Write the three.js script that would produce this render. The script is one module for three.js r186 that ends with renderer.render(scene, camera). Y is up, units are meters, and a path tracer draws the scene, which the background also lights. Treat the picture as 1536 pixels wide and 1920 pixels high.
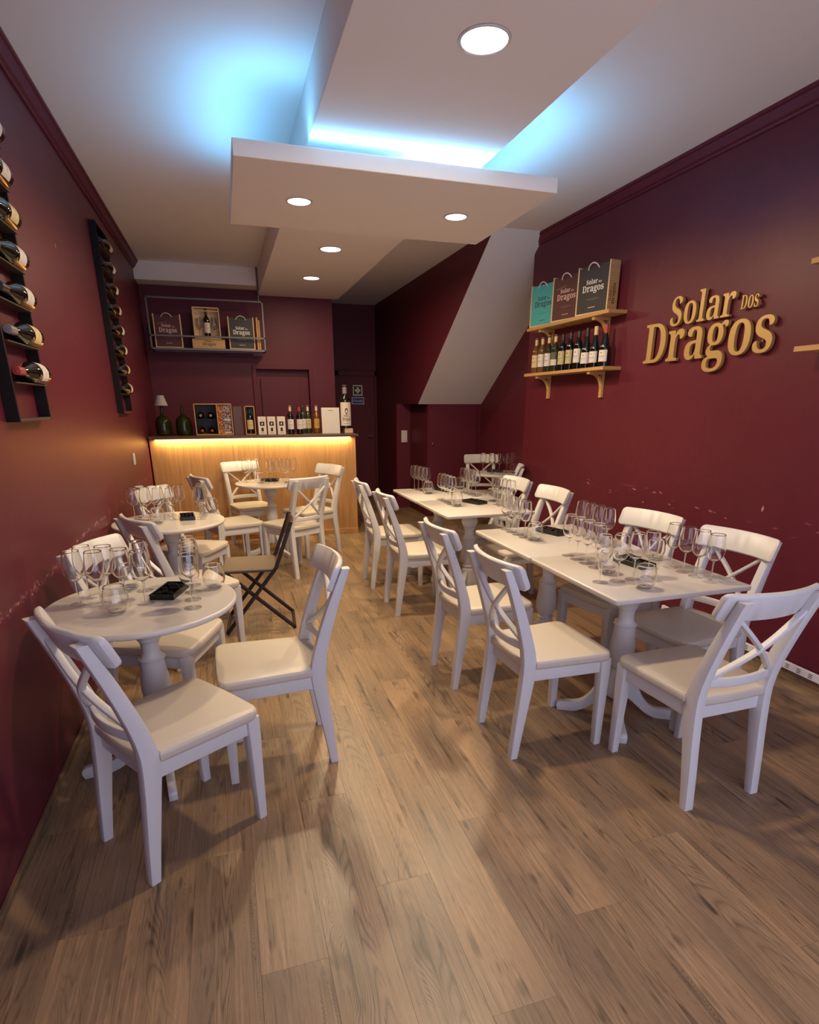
import * as THREE from 'three';
import { mergeGeometries, toCreasedNormals } from 'three/addons/utils/BufferGeometryUtils.js';
import { RoundedBoxGeometry } from 'three/addons/geometries/RoundedBoxGeometry.js';
import { TextGeometry } from 'three/addons/geometries/TextGeometry.js';
import { FontLoader } from 'three/addons/loaders/FontLoader.js';
import { RectAreaLightUniformsLib } from 'three/addons/lights/RectAreaLightUniformsLib.js';

// ---------------------------------------------------------------- camera, sky, exposure
const scene = new THREE.Scene();
const FOCAL = 1072, PRINCIPAL_Y = 1127;                       // pixels of the 1536 x 1920 frame
const camera = new THREE.PerspectiveCamera(2 * Math.atan(PRINCIPAL_Y / FOCAL) * 180 / Math.PI, 1536 / (2 * PRINCIPAL_Y), 0.05, 60);
camera.setViewOffset(1536, 2 * PRINCIPAL_Y, 0, 0, 1536, 1920);
camera.position.set(0, 1.51, 0);
camera.rotation.order = 'YXZ';
camera.rotation.set(-0.3309, -0.29985, 0);
scene.add(camera);
scene.background = new THREE.Color().setRGB(1.5, 1.5, 2.05);   // overcast daylight outside the shop front
const renderer = new THREE.WebGLRenderer({ antialias: true });
renderer.toneMapping = THREE.LinearToneMapping;
renderer.toneMappingExposure = 1.2;
renderer.shadowMap.enabled = true;
RectAreaLightUniformsLib.init();
const WARM = [1, 0.745, 0.45], CYAN = [0.17, 0.55, 1.0], AMBER = [1, 0.74, 0.36];
const DOWNLIGHT = 370, PANEL_STRIP = 44, BAR_STRIP = 120;

// ---------------------------------------------------------------- helpers
let seed = 7;
const rnd = () => { seed = (seed + 0x6d2b79f5) | 0; let t = Math.imul(seed ^ (seed >>> 15), 1 | seed); t = (t + Math.imul(t ^ (t >>> 7), 61 | t)) ^ t; return ((t ^ (t >>> 14)) >>> 0) / 4294967296; };
const V = (x, y, z) => new THREE.Vector3(x, y, z);
const taken = new Map();
function numbered(name) { const n = taken.get(name) ?? 0; taken.set(name, n + 1); return n ? name + '_' + String(n).padStart(3, '0') : name; }
function shadows(o) { o.castShadow = o.receiveShadow = true; return o; }
function part(parent, name, geo, mat, label) { const m = shadows(new THREE.Mesh(geo, mat)); m.name = name; if (label) m.userData.label = label; parent.add(m); return m; }
function thing(name, label, category, pos = [0, 0, 0], turn = 0, group) {
  const o = new THREE.Group(); o.name = numbered(name); scene.add(o); o.position.set(...pos); o.rotation.y = turn;
  o.userData = { label, category }; if (group) o.userData.group = group; return o;
}
function single(name, geo, mat, label, category, group) {
  const m = shadows(new THREE.Mesh(geo, mat)); m.name = numbered(name); scene.add(m); m.userData = { label, category }; if (group) m.userData.group = group; return m;
}
function copyOf(proto, label, pos, turn, group) {
  const o = proto.clone(); o.name = numbered(proto.name.replace(/_\d{3}$/, '')); scene.add(o); o.position.set(...pos); o.rotation.set(0, turn, 0); o.scale.set(1, 1, 1);
  o.userData = { ...proto.userData, label }; if (group) o.userData.group = group; else delete o.userData.group; return o;
}
function structure(name, geo, mat, label, category) { const m = shadows(new THREE.Mesh(geo, mat)); m.name = name; m.userData = { kind: 'structure', label, category }; scene.add(m); return m; }
const span = (x0, x1, y0, y1, z0, z1) => new THREE.BoxGeometry(Math.abs(x1 - x0), Math.abs(y1 - y0), Math.abs(z1 - z0)).translate((x0 + x1) / 2, (y0 + y1) / 2, (z0 + z1) / 2);
const rspan = (x0, x1, y0, y1, z0, z1, r = 0.003, s = 2) => new RoundedBoxGeometry(Math.abs(x1 - x0), Math.abs(y1 - y0), Math.abs(z1 - z0), s, r).translate((x0 + x1) / 2, (y0 + y1) / 2, (z0 + z1) / 2);
const merge = (list) => mergeGeometries(list.map((g) => { const q = g.index ? g.toNonIndexed() : g.clone(); for (const k of Object.keys(q.attributes)) if (!['position', 'normal', 'uv'].includes(k)) q.deleteAttribute(k); return q; }));
const lathe = (pts, seg = 28) => new THREE.LatheGeometry(pts.map(([x, y]) => new THREE.Vector2(x, y)), seg);
const smoothLine = (pts, n) => new THREE.SplineCurve(pts.map(([x, y]) => new THREE.Vector2(x, y))).getPoints(n).map((p) => [Math.max(0, p.x), p.y]);
// outline of a rounded rectangle as [a, b] pairs
function rr(w, h, r, n = 3) {
  const out = []; r = Math.min(r, w / 2 - 1e-5, h / 2 - 1e-5);
  for (const [cx, cy, a0] of [[w / 2 - r, h / 2 - r, 0], [-w / 2 + r, h / 2 - r, 90], [-w / 2 + r, -h / 2 + r, 180], [w / 2 - r, -h / 2 + r, 270]])
    for (let k = 0; k <= n; k++) { const a = (a0 + 90 * k / n) * Math.PI / 180; out.push([cx + r * Math.cos(a), cy + r * Math.sin(a)]); }
  return out;
}
// solid swept through stations {c, a, b, pts}: a and b are the axes of the outline
function sweep(st, crease = 0.7) {
  const pos = [], uv = [], idx = [], n = st[0].pts.length; let run = 0;
  st.forEach((s, i) => {
    if (i) run += s.c.distanceTo(st[i - 1].c);
    s.pts.forEach(([p, q], j) => { pos.push(s.c.x + s.a.x * p + s.b.x * q, s.c.y + s.a.y * p + s.b.y * q, s.c.z + s.a.z * p + s.b.z * q); uv.push(j / n * 0.1, run); });
  });
  for (let i = 0; i + 1 < st.length; i++) for (let j = 0; j < n; j++) { const k = (j + 1) % n, A = i * n; idx.push(A + j, A + k, A + n + k, A + j, A + n + k, A + n + j); }
  for (const [base, flip] of [[0, true], [(st.length - 1) * n, false]]) for (let j = 1; j + 1 < n; j++) flip ? idx.push(base, base + j + 1, base + j) : idx.push(base, base + j, base + j + 1);
  const g = new THREE.BufferGeometry(); g.setAttribute('position', new THREE.Float32BufferAttribute(pos, 3)); g.setAttribute('uv', new THREE.Float32BufferAttribute(uv, 2)); g.setIndex(idx);
  // orientation check: flip when the volume is negative
  let vol = 0; const p = pos; for (let t = 0; t < idx.length; t += 3) { const [a, b, c] = [idx[t] * 3, idx[t + 1] * 3, idx[t + 2] * 3]; vol += p[a] * (p[b + 1] * p[c + 2] - p[b + 2] * p[c + 1]) - p[a + 1] * (p[b] * p[c + 2] - p[b + 2] * p[c]) + p[a + 2] * (p[b] * p[c + 1] - p[b + 1] * p[c]); }
  if (vol < 0) { for (let t = 0; t < idx.length; t += 3) [idx[t + 1], idx[t + 2]] = [idx[t + 2], idx[t + 1]]; g.setIndex(idx); }
  return toCreasedNormals(g, crease);
}
// bar of constant outline along a list of points, "side" being the outline's first axis
function bar(points, w, h, side, r = 0.004) {
  const st = points.map((c, i) => {
    const d = points[Math.min(i + 1, points.length - 1)].clone().sub(points[Math.max(i - 1, 0)]).normalize();
    const b = d.clone().cross(side).normalize(), a = b.clone().cross(d).normalize();
    return { c, a, b, pts: rr(w, h, r) };
  });
  return sweep(st);
}
const rod = (a, b, r, seg = 8) => { const d = b.clone().sub(a), g = new THREE.CylinderGeometry(r, r, d.length(), seg); g.applyQuaternion(new THREE.Quaternion().setFromUnitVectors(V(0, 1, 0), d.clone().normalize())); const m = a.clone().add(b).multiplyScalar(0.5); return g.translate(m.x, m.y, m.z); };

// ---------------------------------------------------------------- noise and textures
const perm = new Uint8Array(512); { const p = [...Array(256).keys()]; for (let i = 255; i > 0; i--) { const j = Math.floor(rnd() * (i + 1)); [p[i], p[j]] = [p[j], p[i]]; } for (let i = 0; i < 512; i++) perm[i] = p[i & 255]; }
function noise(x, y) {
  const xi = Math.floor(x), yi = Math.floor(y), xf = x - xi, yf = y - yi, u = xf * xf * (3 - 2 * xf), v = yf * yf * (3 - 2 * yf);
  const h = (a, b) => perm[(perm[a & 255] + b) & 255] / 255;
  const a = h(xi, yi), b = h(xi + 1, yi), c = h(xi, yi + 1), d = h(xi + 1, yi + 1);
  return a + (b - a) * u + (c - a) * v + (a - b - c + d) * u * v;
}
function dataTexture(w, h, fn, srgb = true) {
  const d = new Uint8Array(w * h * 4), c = [0, 0, 0];
  for (let y = 0, o = 0; y < h; y++) for (let x = 0; x < w; x++, o += 4) { fn(x, y, c); d[o] = Math.max(0, Math.min(255, c[0])); d[o + 1] = Math.max(0, Math.min(255, c[1])); d[o + 2] = Math.max(0, Math.min(255, c[2])); d[o + 3] = 255; }
  const t = new THREE.DataTexture(d, w, h); t.magFilter = THREE.LinearFilter; t.minFilter = THREE.LinearMipmapLinearFilter; t.generateMipmaps = true; t.wrapS = t.wrapT = THREE.RepeatWrapping; if (srgb) t.colorSpace = THREE.SRGBColorSpace; t.needsUpdate = true; return t;
}
function canvasTexture(w, h, draw) {
  const c = document.createElement('canvas'); c.width = w; c.height = h; const g = c.getContext('2d'); draw(g, w, h);
  const t = new THREE.CanvasTexture(c); t.colorSpace = THREE.SRGBColorSpace; t.wrapS = t.wrapT = THREE.ClampToEdgeWrapping; return t;
}
const STRIPS = 8, PLANK_W = 0.19, PLANK_L = 1.22;
const floorMap = dataTexture(2048, 2048, (x, y, c) => {
  const s = Math.floor(x / 256), u = (x - s * 256) / 256, v = y / 2048 * PLANK_L, o = s * 37.7;
  const warp = (noise(u * 3 + o, v * 3 + o) - 0.5) * 0.55 + (noise(u * 9 + o, v * 7.5) - 0.5) * 0.16;
  const t = (u - 0.5 + (noise(o, v * 1.6 + o) - 0.5) * 0.5) * (1.4 + (s % 3) * 0.8) + warp;
  const ring = t * t * 5.2 + v * (0.9 + (s % 4) * 0.5) * (s % 2 ? 1 : -1) + o;
  const f = ring * 5 - Math.floor(ring * 5), grain = Math.pow(1 - Math.abs(2 * f - 1), 2.6);
  const fibre = noise(u * 90 + o, v * 7 + o) * 0.6 + noise(u * 190, v * 16 + o) * 0.4;
  const patch = noise(u * 2.2 + o, v * 2.4 + o * 2), vein = Math.max(0, noise(u * 26 + o, v * 2.6 + 9) - 0.66) * 2.6;
  const knot = Math.max(0, noise(u * 5 + o * 3, v * 6.5 + o) - 0.86) * 5;
  const tone = 1 + (((s * 5) % 8) / 8 - 0.45) * 0.10;
  const wob = noise(u * 6 + o, v * 5 + 3) * 0.4, dash = Math.max(0, noise(u * 44 + wob * 9 + o, v * 19 + o) - 0.70) * 1.7, pale = Math.max(0, noise(u * 34 + wob * 6 + 5, v * 4.5 + o) - 0.64), fine = noise(u * 230 + o, v * 60) - 0.5;
  const k = tone * (1.0 - 0.19 * grain * Math.pow(noise(u * 3 + o, v * 2.2), 1.5) * 1.6 - 0.16 * (fibre - 0.5) - 0.19 * vein * noise(u * 7 + o, v * 11) * 2 - 0.34 * dash * noise(u * 5 + 2, v * 4 + o) * 1.6 + 0.34 * pale - 0.10 * fine - 0.55 * knot + 0.24 * (patch - 0.5));
  c[0] = 143 * k + 3; c[1] = (121 - 3 * patch) * k + 1; c[2] = (96 - 6 * patch) * k;
});
const floorBump = floorMap;
const oakMap = dataTexture(1024, 512, (x, y, c) => {
  const u = x / 1024 * 2.2, v = y / 512 * 1.1;
  const f = noise(u * 150, v * 4) * 0.5 + noise(u * 60 + 7, v * 2) * 0.3 + noise(u * 300, v * 12) * 0.2, b = noise(u * 4, v * 1.5 + 3);
  const k = 0.86 + 0.26 * (f - 0.5) + 0.16 * (b - 0.5);
  c[0] = 214 * k; c[1] = 160 * k; c[2] = 98 * k;
});
const pineMap = dataTexture(512, 512, (x, y, c) => {
  const u = x / 512, v = y / 512, w = noise(u * 2, v * 5) * 0.6, r = (v * 9 + w * 2 + u * 0.5), f = Math.abs(2 * (r - Math.floor(r)) - 1);
  const k = 0.93 - 0.14 * Math.pow(f, 3) + 0.1 * (noise(u * 6, v * 120) - 0.5);
  c[0] = 216 * k; c[1] = 168 * k; c[2] = 104 * k;
});
const palePineMap = dataTexture(256, 256, (x, y, c) => { const u = x / 256, v = y / 256, k = 0.95 + 0.08 * (noise(u * 4, v * 60) - 0.5) + 0.06 * (noise(u * 3, v * 9) - 0.5); c[0] = 238 * k; c[1] = 206 * k; c[2] = 160 * k; });
const speckle = dataTexture(512, 512, (x, y, c) => { const k = 118 + 70 * (noise(x / 6, y / 6) - 0.5) + 60 * (noise(x / 2.1, y / 2.1) - 0.5); c[0] = c[1] = c[2] = k; }, false);
// painted wall: flat paint with roller mottling, chips of bared plaster where the chairs rub
function wallPaint(lengthM, heightM, marks) {
  return canvasTexture(2048, 640, (g, W, H) => {
    const im = g.createImageData(W, H);
    for (let y = 0, o = 0; y < H; y++) for (let x = 0; x < W; x++, o += 4) {
      const k = 1 + 0.05 * (noise(x / 60, y / 60) - 0.5) + 0.05 * (noise(x / 9, y / 9) - 0.5);
      im.data[o] = 97 * k; im.data[o + 1] = 34 * k; im.data[o + 2] = 48 * k; im.data[o + 3] = 255;
    }
    g.putImageData(im, 0, 0);
    for (const [m, h, w, t, a] of marks) {      // metres along, metres up, size
      g.save(); g.translate(m / lengthM * W, (1 - h / heightM) * H); g.rotate(a); g.fillStyle = rnd() < 0.45 ? 'rgb(190,152,150)' : 'rgb(146,88,92)'; g.beginPath();
      const pw = w / lengthM * W, ph = Math.max(0.7, t / heightM * H);
      for (let i = 0; i < 9; i++) { const q = i / 9 * 6.283, k = 0.5 + 0.5 * rnd(); g.lineTo(Math.cos(q) * pw / 2 * k, Math.sin(q) * ph / 2 * k); }
      g.closePath(); g.fill(); g.restore();
    }
  });
}
const leftMarks = [], rightMarks = [];
for (let i = 0; i < 300; i++) { const z = i < 190 ? -1.9 - rnd() * 1.7 : -1.9 - rnd() * 5.4; leftMarks.push([0.4 - z, 0.81 + (rnd() + rnd() - 1) * 0.022 + 0.012 * Math.sin(z * 3), 0.01 + rnd() * 0.06 * (z > -3.6 ? 0.5 : 1.5), 0.004 + rnd() * 0.007, (rnd() - 0.5) * 0.3]); }
leftMarks.push([2.633, 0.1, 0.012, 0.03, 0.2], [4.5, 2.35, 0.02, 0.04, 0]);
for (let i = 0; i < 34; i++) { const z = -1.9 - rnd() * 2.6; rightMarks.push([5.69 + z, 0.85 + (rnd() - 0.5) * 0.12, 0.02 + rnd() * 0.05, 0.004 + rnd() * 0.008, (rnd() - 0.5) * 0.4]); }
rightMarks.push([5.69 - 3.9, 0.9, 0.3, 0.005, -0.03], [5.69 - 2.64, 0.92, 0.02, 0.05, 0]);

const std = (o) => new THREE.MeshStandardMaterial(o), phys = (o) => new THREE.MeshPhysicalMaterial(o);
const lin = (r, g, b) => new THREE.Color().setRGB(r, g, b);
const BURGUNDY = lin(0.119, 0.016, 0.030);
const M = {
  burgundy: phys({ color: BURGUNDY, roughness: 0.5, specularIntensity: 0.6, bumpMap: speckle, bumpScale: 0.0006 }),
  wallLeft: phys({ specularIntensity: 0.6, map: wallPaint(8.5, 3.05, leftMarks), roughness: 0.4 }),
  wallRight: phys({ specularIntensity: 0.6, map: wallPaint(6.09, 3.05, rightMarks), roughness: 0.4 }),
  ceiling: std({ color: lin(0.88, 0.86, 0.83), roughness: 0.9 }),
  plank: std({ map: floorMap, roughness: 0.34, bumpMap: floorBump, bumpScale: 0.0006 }),
  subfloor: std({ color: lin(0.10, 0.075, 0.055), roughness: 0.9 }),
  skirting: std({ map: floorMap, color: lin(0.75, 0.7, 0.66), roughness: 0.5 }),
  oak: std({ map: oakMap, roughness: 0.45 }),
  pine: std({ map: pineMap, roughness: 0.6 }),
  palePine: std({ map: palePineMap, roughness: 0.6 }),
  counter: std({ color: lin(0.10, 0.045, 0.025), roughness: 0.4 }),
  white: phys({ color: lin(0.66, 0.65, 0.64), roughness: 0.38 }),
  tabletop: phys({ color: lin(0.62, 0.585, 0.54), roughness: 0.22 }),
  seat: phys({ color: lin(0.60, 0.54, 0.45), roughness: 0.42, bumpMap: speckle, bumpScale: 0.0002 }),
  darkMetal: std({ color: lin(0.035, 0.022, 0.02), roughness: 0.4, metalness: 0.4 }),
  brownSeat: std({ color: lin(0.075, 0.055, 0.045), roughness: 0.32 }),
  rack: phys({ color: lin(0.010, 0.007, 0.006), roughness: 0.55, specularIntensity: 0.4 }),
  rackEdge: std({ color: lin(0.07, 0.04, 0.03), roughness: 0.5 }),
  steel: std({ color: lin(0.16, 0.15, 0.155), roughness: 0.4, metalness: 0.3 }),
  glass: phys({ color: lin(0.95, 0.955, 0.96), roughness: 0.03, transmission: 1, thickness: 0, ior: 1.9, side: THREE.DoubleSide }),
  solidGlass: phys({ color: lin(1, 1, 1), roughness: 0.02, transmission: 1, thickness: 0.006, ior: 1.48 }),
  pane: phys({ color: lin(1, 1, 1), roughness: 0.0, transmission: 1, thickness: 0, ior: 1.45 }),
  bottleBlack: phys({ color: lin(0.006, 0.006, 0.005), roughness: 0.08, clearcoat: 0.5, clearcoatRoughness: 0.04 }),
  bottleGreen: phys({ color: lin(0.03, 0.032, 0.012), roughness: 0.08 }),
  bottleAmber: phys({ color: lin(0.16, 0.075, 0.02), roughness: 0.1 }),
  demijohn: phys({ color: lin(0.16, 0.22, 0.045), roughness: 0.05, transmission: 0.92, thickness: 0, ior: 1.5, side: THREE.DoubleSide }),
  capsuleRed: std({ color: lin(0.42, 0.05, 0.04), roughness: 0.35 }),
  capsuleCream: std({ color: lin(0.72, 0.56, 0.30), roughness: 0.4 }),
  capsuleDark: std({ color: lin(0.03, 0.025, 0.028), roughness: 0.35 }),
  capsuleGrey: std({ color: lin(0.25, 0.22, 0.22), roughness: 0.4 }),
  capsuleWhite: std({ color: lin(0.7, 0.66, 0.6), roughness: 0.4 }),
  gold: std({ color: lin(0.56, 0.36, 0.13), roughness: 0.38, metalness: 0.35, bumpMap: pineMap, bumpScale: 0.0003 }),
  rope: std({ color: lin(0.75, 0.66, 0.58), roughness: 0.9 }),
  tray: std({ color: lin(0.008, 0.008, 0.008), roughness: 0.25 }),
  plastic: std({ color: lin(0.7, 0.66, 0.6), roughness: 0.4 }),
  slot: std({ color: lin(0.05, 0.05, 0.055), roughness: 0.6 }),
  strip: std({ color: lin(0.8, 0.8, 0.82), roughness: 0.45 }),
  shade: std({ color: lin(0.34, 0.32, 0.33), roughness: 0.9, side: THREE.DoubleSide }),
  diffuser: std({ color: lin(0.9, 0.9, 0.9), emissive: lin(1, 0.9, 0.76), emissiveIntensity: 6, roughness: 0.5 }),
  ledCyan: std({ color: lin(0.5, 0.6, 0.7), emissive: lin(...CYAN), emissiveIntensity: 3 }),
  ledWhite: std({ color: lin(0.7, 0.7, 0.7), emissive: lin(0.75, 0.95, 1), emissiveIntensity: 3 }),
  ledAmber: std({ color: lin(0.7, 0.6, 0.5), emissive: lin(...AMBER), emissiveIntensity: 3 }),
  frame: std({ color: lin(0.03, 0.03, 0.032), roughness: 0.5 }),
};

// ---------------------------------------------------------------- the room
const XL = -0.81, XR = 3.03, CEIL = 3.03, ZF = 0.4, ZB = -8.1, XD = 3.42;
{
  const floor = structure('floor', span(XL - 0.12, XD + 0.12, -0.1, -0.008, ZF + 0.12, -10.12), M.subfloor, 'greyish brown wood plank floor running the length of the room', 'floor');
  for (let col = 0, x = XL; x < XD - 0.01; col++, x += PLANK_W) {
    let z = ZF + ((col * 0.4137) % 1) * PLANK_L;
    while (z > -10) {
      const z1 = Math.min(z, ZF), z0 = Math.max(z - PLANK_L, -10), x1 = Math.min(x + PLANK_W, XD);
      if (z1 - z0 > 0.04 && !(x > 1.5 && x > 2.68 && z1 < -7.8) && !(x1 < 1.4 && z1 < -8.15)) {
        const g = new THREE.BoxGeometry(x1 - x - 0.0007, 0.008, z1 - z0 - 0.0005), s = Math.floor(rnd() * STRIPS), flip = rnd() < 0.5, p = g.attributes.position, uv = g.attributes.uv;
        const w = x1 - x, l = z1 - z0;
        for (let i = 0; i < p.count; i++) { let a = (p.getX(i) + w / 2) / PLANK_W, b = (p.getZ(i) + l / 2) / PLANK_L; if (flip) { a = 1 - a; b = 1 - b; } uv.setXY(i, (s + 0.02 + 0.96 * Math.min(1, Math.max(0, a))) / STRIPS, b); }
        const m = part(floor, 'plank', g, M.plank); m.position.set((x + x1) / 2, -0.004, (z0 + z1) / 2);
      }
      z -= PLANK_L;
    }
  }
}
structure('wall_left', span(XL - 0.12, XL, 0, CEIL + 0.02, ZF, ZB), M.wallLeft, 'burgundy painted wall carrying the two bottle racks, scuffed at chair height', 'wall');
structure('wall_right', span(XR, XD + 0.12, 0, CEIL + 0.02, ZF, -5.69), M.wallRight, 'burgundy painted wall with gold lettering and wooden shelves', 'wall');
structure('wall_recess', span(XD, XD + 0.12, 0, CEIL + 0.02, -5.69, -8.7), M.burgundy, 'burgundy side wall of the recess under the stair', 'wall');
// bar's rear wall with a sunk doorway
structure('wall_back', merge([span(XL - 0.12, 0.45, 0, CEIL + 0.02, ZB, -10.12), span(1.12, 1.46, 0, CEIL + 0.02, ZB, -10.12), span(0.45, 1.12, 1.94, CEIL + 0.02, ZB, -10.12), span(0.45, 1.12, 0, 1.94, ZB - 0.12, -10.12)]), M.burgundy, 'dark burgundy wall behind the bar', 'wall');
{
  const d = structure('door_1', span(0.45, 1.12, 0, 1.94, ZB - 0.12, ZB - 0.10), M.burgundy, 'burgundy painted door sunk into the wall behind the bar', 'door');
  part(d, 'door_leaf', rspan(0.50, 1.00, 0.0, 1.83, ZB - 0.1, ZB - 0.07, 0.004), M.burgundy);
  part(d, 'door_casing', merge([rspan(0.40, 0.45, 0, 1.99, ZB, ZB + 0.025, 0.004), rspan(1.12, 1.17, 0, 1.99, ZB, ZB + 0.025, 0.004), rspan(0.40, 1.17, 1.94, 1.99, ZB, ZB + 0.026, 0.004)]), M.burgundy);
}
structure('wall_corridor', merge([span(1.46, 2.75, 0, CEIL + 0.02, -10, -10.12), span(2.5, 2.62, 0, CEIL + 0.02, -8.64, -10)]), M.burgundy, 'burgundy walls of the dim narrow corridor beside the bar', 'wall');
{
  const d = structure('door_2', rspan(1.86, 2.46, 0.0, 1.96, -9.98, -9.955, 0.004), M.burgundy, 'dark burgundy door at the end of the corridor carrying a white cross sign', 'door');
  part(d, 'door_casing', merge([rspan(1.78, 1.86, 0, 2.04, -10, -9.94, 0.006), rspan(2.46, 2.5, 0, 2.04, -10, -9.94, 0.006), rspan(1.78, 2.5, 1.96, 2.04, -10, -9.94, 0.006)]), M.burgundy);
  part(d, 'door_handle', merge([rod(V(2.41, 1.0, -9.955), V(2.41, 1.0, -9.90), 0.008), rod(V(2.41, 1.0, -9.90), V(2.30, 1.0, -9.90), 0.008)]), M.steel);
}
// stair: side wall, sloping soffit, lower walls
const SLOPE0 = [-5.46, CEIL], SLOPE1 = [-7.70, 1.52];
{
  const s = new THREE.Shape([[-SLOPE0[0], CEIL + 0.02], [-SLOPE1[0], SLOPE1[1]], [8.64, SLOPE1[1]], [8.64, CEIL + 0.02]].map(([a, b]) => new THREE.Vector2(a, b)));
  const g = new THREE.ExtrudeGeometry(s, { depth: 0.1, bevelEnabled: false }); g.rotateY(Math.PI / 2);      // shape x -> -z, extrusion -> +x
  g.translate(2.5, 0, 0);
  structure('wall_stair', g, M.burgundy, 'burgundy side of the staircase above the sloping soffit', 'wall');
  const t = new THREE.Shape([[-SLOPE0[0], CEIL + 0.02], [-SLOPE1[0], SLOPE1[1]], [-SLOPE1[0], SLOPE1[1] + 0.12], [-SLOPE0[0] + 0.18, CEIL + 0.02]].map(([a, b]) => new THREE.Vector2(a, b)));
  const h = new THREE.ExtrudeGeometry(t, { depth: XD - 2.503, bevelEnabled: false }); h.rotateY(Math.PI / 2); h.translate(2.503, -0.003, 0);
  structure('stair_soffit', h, M.ceiling, 'pale sloping underside of the staircase', 'soffit');
  structure('wall_under_stair', merge([span(2.64, XD, 0, 1.52, -7.7, -8.64), span(2.43, 2.64, 0, 1.52, -8.5, -8.64), span(2.6, XD, 1.51, 1.62, -7.72, -8.64)]), M.burgundy, 'burgundy lower wall beneath the staircase', 'wall');
  const d = structure('door_3', rspan(2.66, 3.36, 0.02, 1.46, -7.7, -7.682, 0.003), M.burgundy, 'flush burgundy cupboard door under the stair', 'door');
  part(d, 'door_knob', new THREE.SphereGeometry(0.016, 14, 10).translate(2.70, 1.0, -7.66), M.steel);
}
structure('ceiling', span(XL - 0.12, XD + 0.12, CEIL, CEIL + 0.12, ZF + 0.12, -10.12), M.ceiling, 'white painted ceiling', 'ceiling');
structure('ceiling_beam', rspan(0.545, 1.54, 2.785, CEIL, ZF, ZB, 0.004), M.ceiling, 'shallow white boxed beam along the middle of the ceiling', 'beam');
structure('ceiling_bulkhead', rspan(XL, 0.545, 2.84, CEIL, -7.8, ZB, 0.004), M.ceiling, 'white boxed bulkhead above the hanging shelf', 'bulkhead');
{
  const p = structure('ceiling_panel', rspan(0.163, 1.94, 2.65, 2.725, -3.42, -4.58, 0.004), M.ceiling, 'white suspended ceiling panel glowing cyan around its upper edge', 'ceiling panel');
  part(p, 'spacer_block', span(0.75, 1.33, 2.725, 2.785, -3.85, -4.25), M.ceiling);
  const strips = [[0.2, 1.9, -3.47, -3.45], [0.2, 1.9, -4.55, -4.53], [0.2, 0.22, -4.5, -3.5], [1.88, 1.9, -4.5, -3.5]];
  for (const [x0, x1, z0, z1] of strips) {
    part(p, 'led_strip', span(x0, x1, 2.725, 2.728, z0, z1), M.ledCyan, 'cyan light strip');
    const along = x1 - x0 > z1 - z0, l = new THREE.RectAreaLight(lin(...CYAN), PANEL_STRIP * (z1 < -4.5 ? 0.3 : 1), along ? x1 - x0 : z1 - z0, 0.02), c = V((x0 + x1) / 2, 2.738, (z0 + z1) / 2); l.position.copy(c); l.lookAt(c.clone().add(along ? V(0, 1.5, z1 < -4.5 ? -1 : 1) : V(x0 < 1 ? -1 : 1, 1.5, 0))); l.name = 'cyan_strip'; scene.add(l);
  }
  part(p, 'led_module', span(1.18, 1.46, 2.725, 2.735, -3.68, -3.62), M.ledWhite, 'bright white light module');
  const l = new THREE.RectAreaLight(lin(0.75, 0.95, 1), 22, 0.28, 0.06); l.position.set(1.32, 2.737, -3.65); l.rotation.x = Math.PI / 2; l.name = 'white_module'; scene.add(l);
}
// crown mouldings
function crown(name, x, dir, z0, z1, label) {
  const prof = [[0, 0], [0.012, 0], [0.016, 0.012], [0.03, 0.02], [0.042, 0.045], [0.05, 0.062], [0.062, 0.066], [0.062, 0.085], [0, 0.085]];
  const pts = prof.map(([a, b]) => [a * dir, b]);
  const st = [z0, z1].map((z) => ({ c: V(x, CEIL - 0.085, z), a: V(1, 0, 0), b: V(0, 1, 0), pts }));
  structure(name, sweep(st, 0.3), M.burgundy, label, 'crown moulding');
}
crown('trim_1', XL, 1, ZF, -7.8, 'burgundy crown moulding above the bottle rack wall');
crown('trim_2', XR, -1, ZF, -5.69, 'burgundy crown moulding above the gold lettering');
structure('baseboard_left', rspan(XL, XL + 0.014, 0, 0.03, ZF, -6.9, 0.003), M.skirting, 'low wood-look skirting along the rack wall', 'baseboard');
structure('baseboard_right', rspan(XR - 0.014, XR, 0, 0.05, ZF, -5.69, 0.003), M.skirting, 'low wood-look skirting along the lettered wall', 'baseboard');
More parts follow.
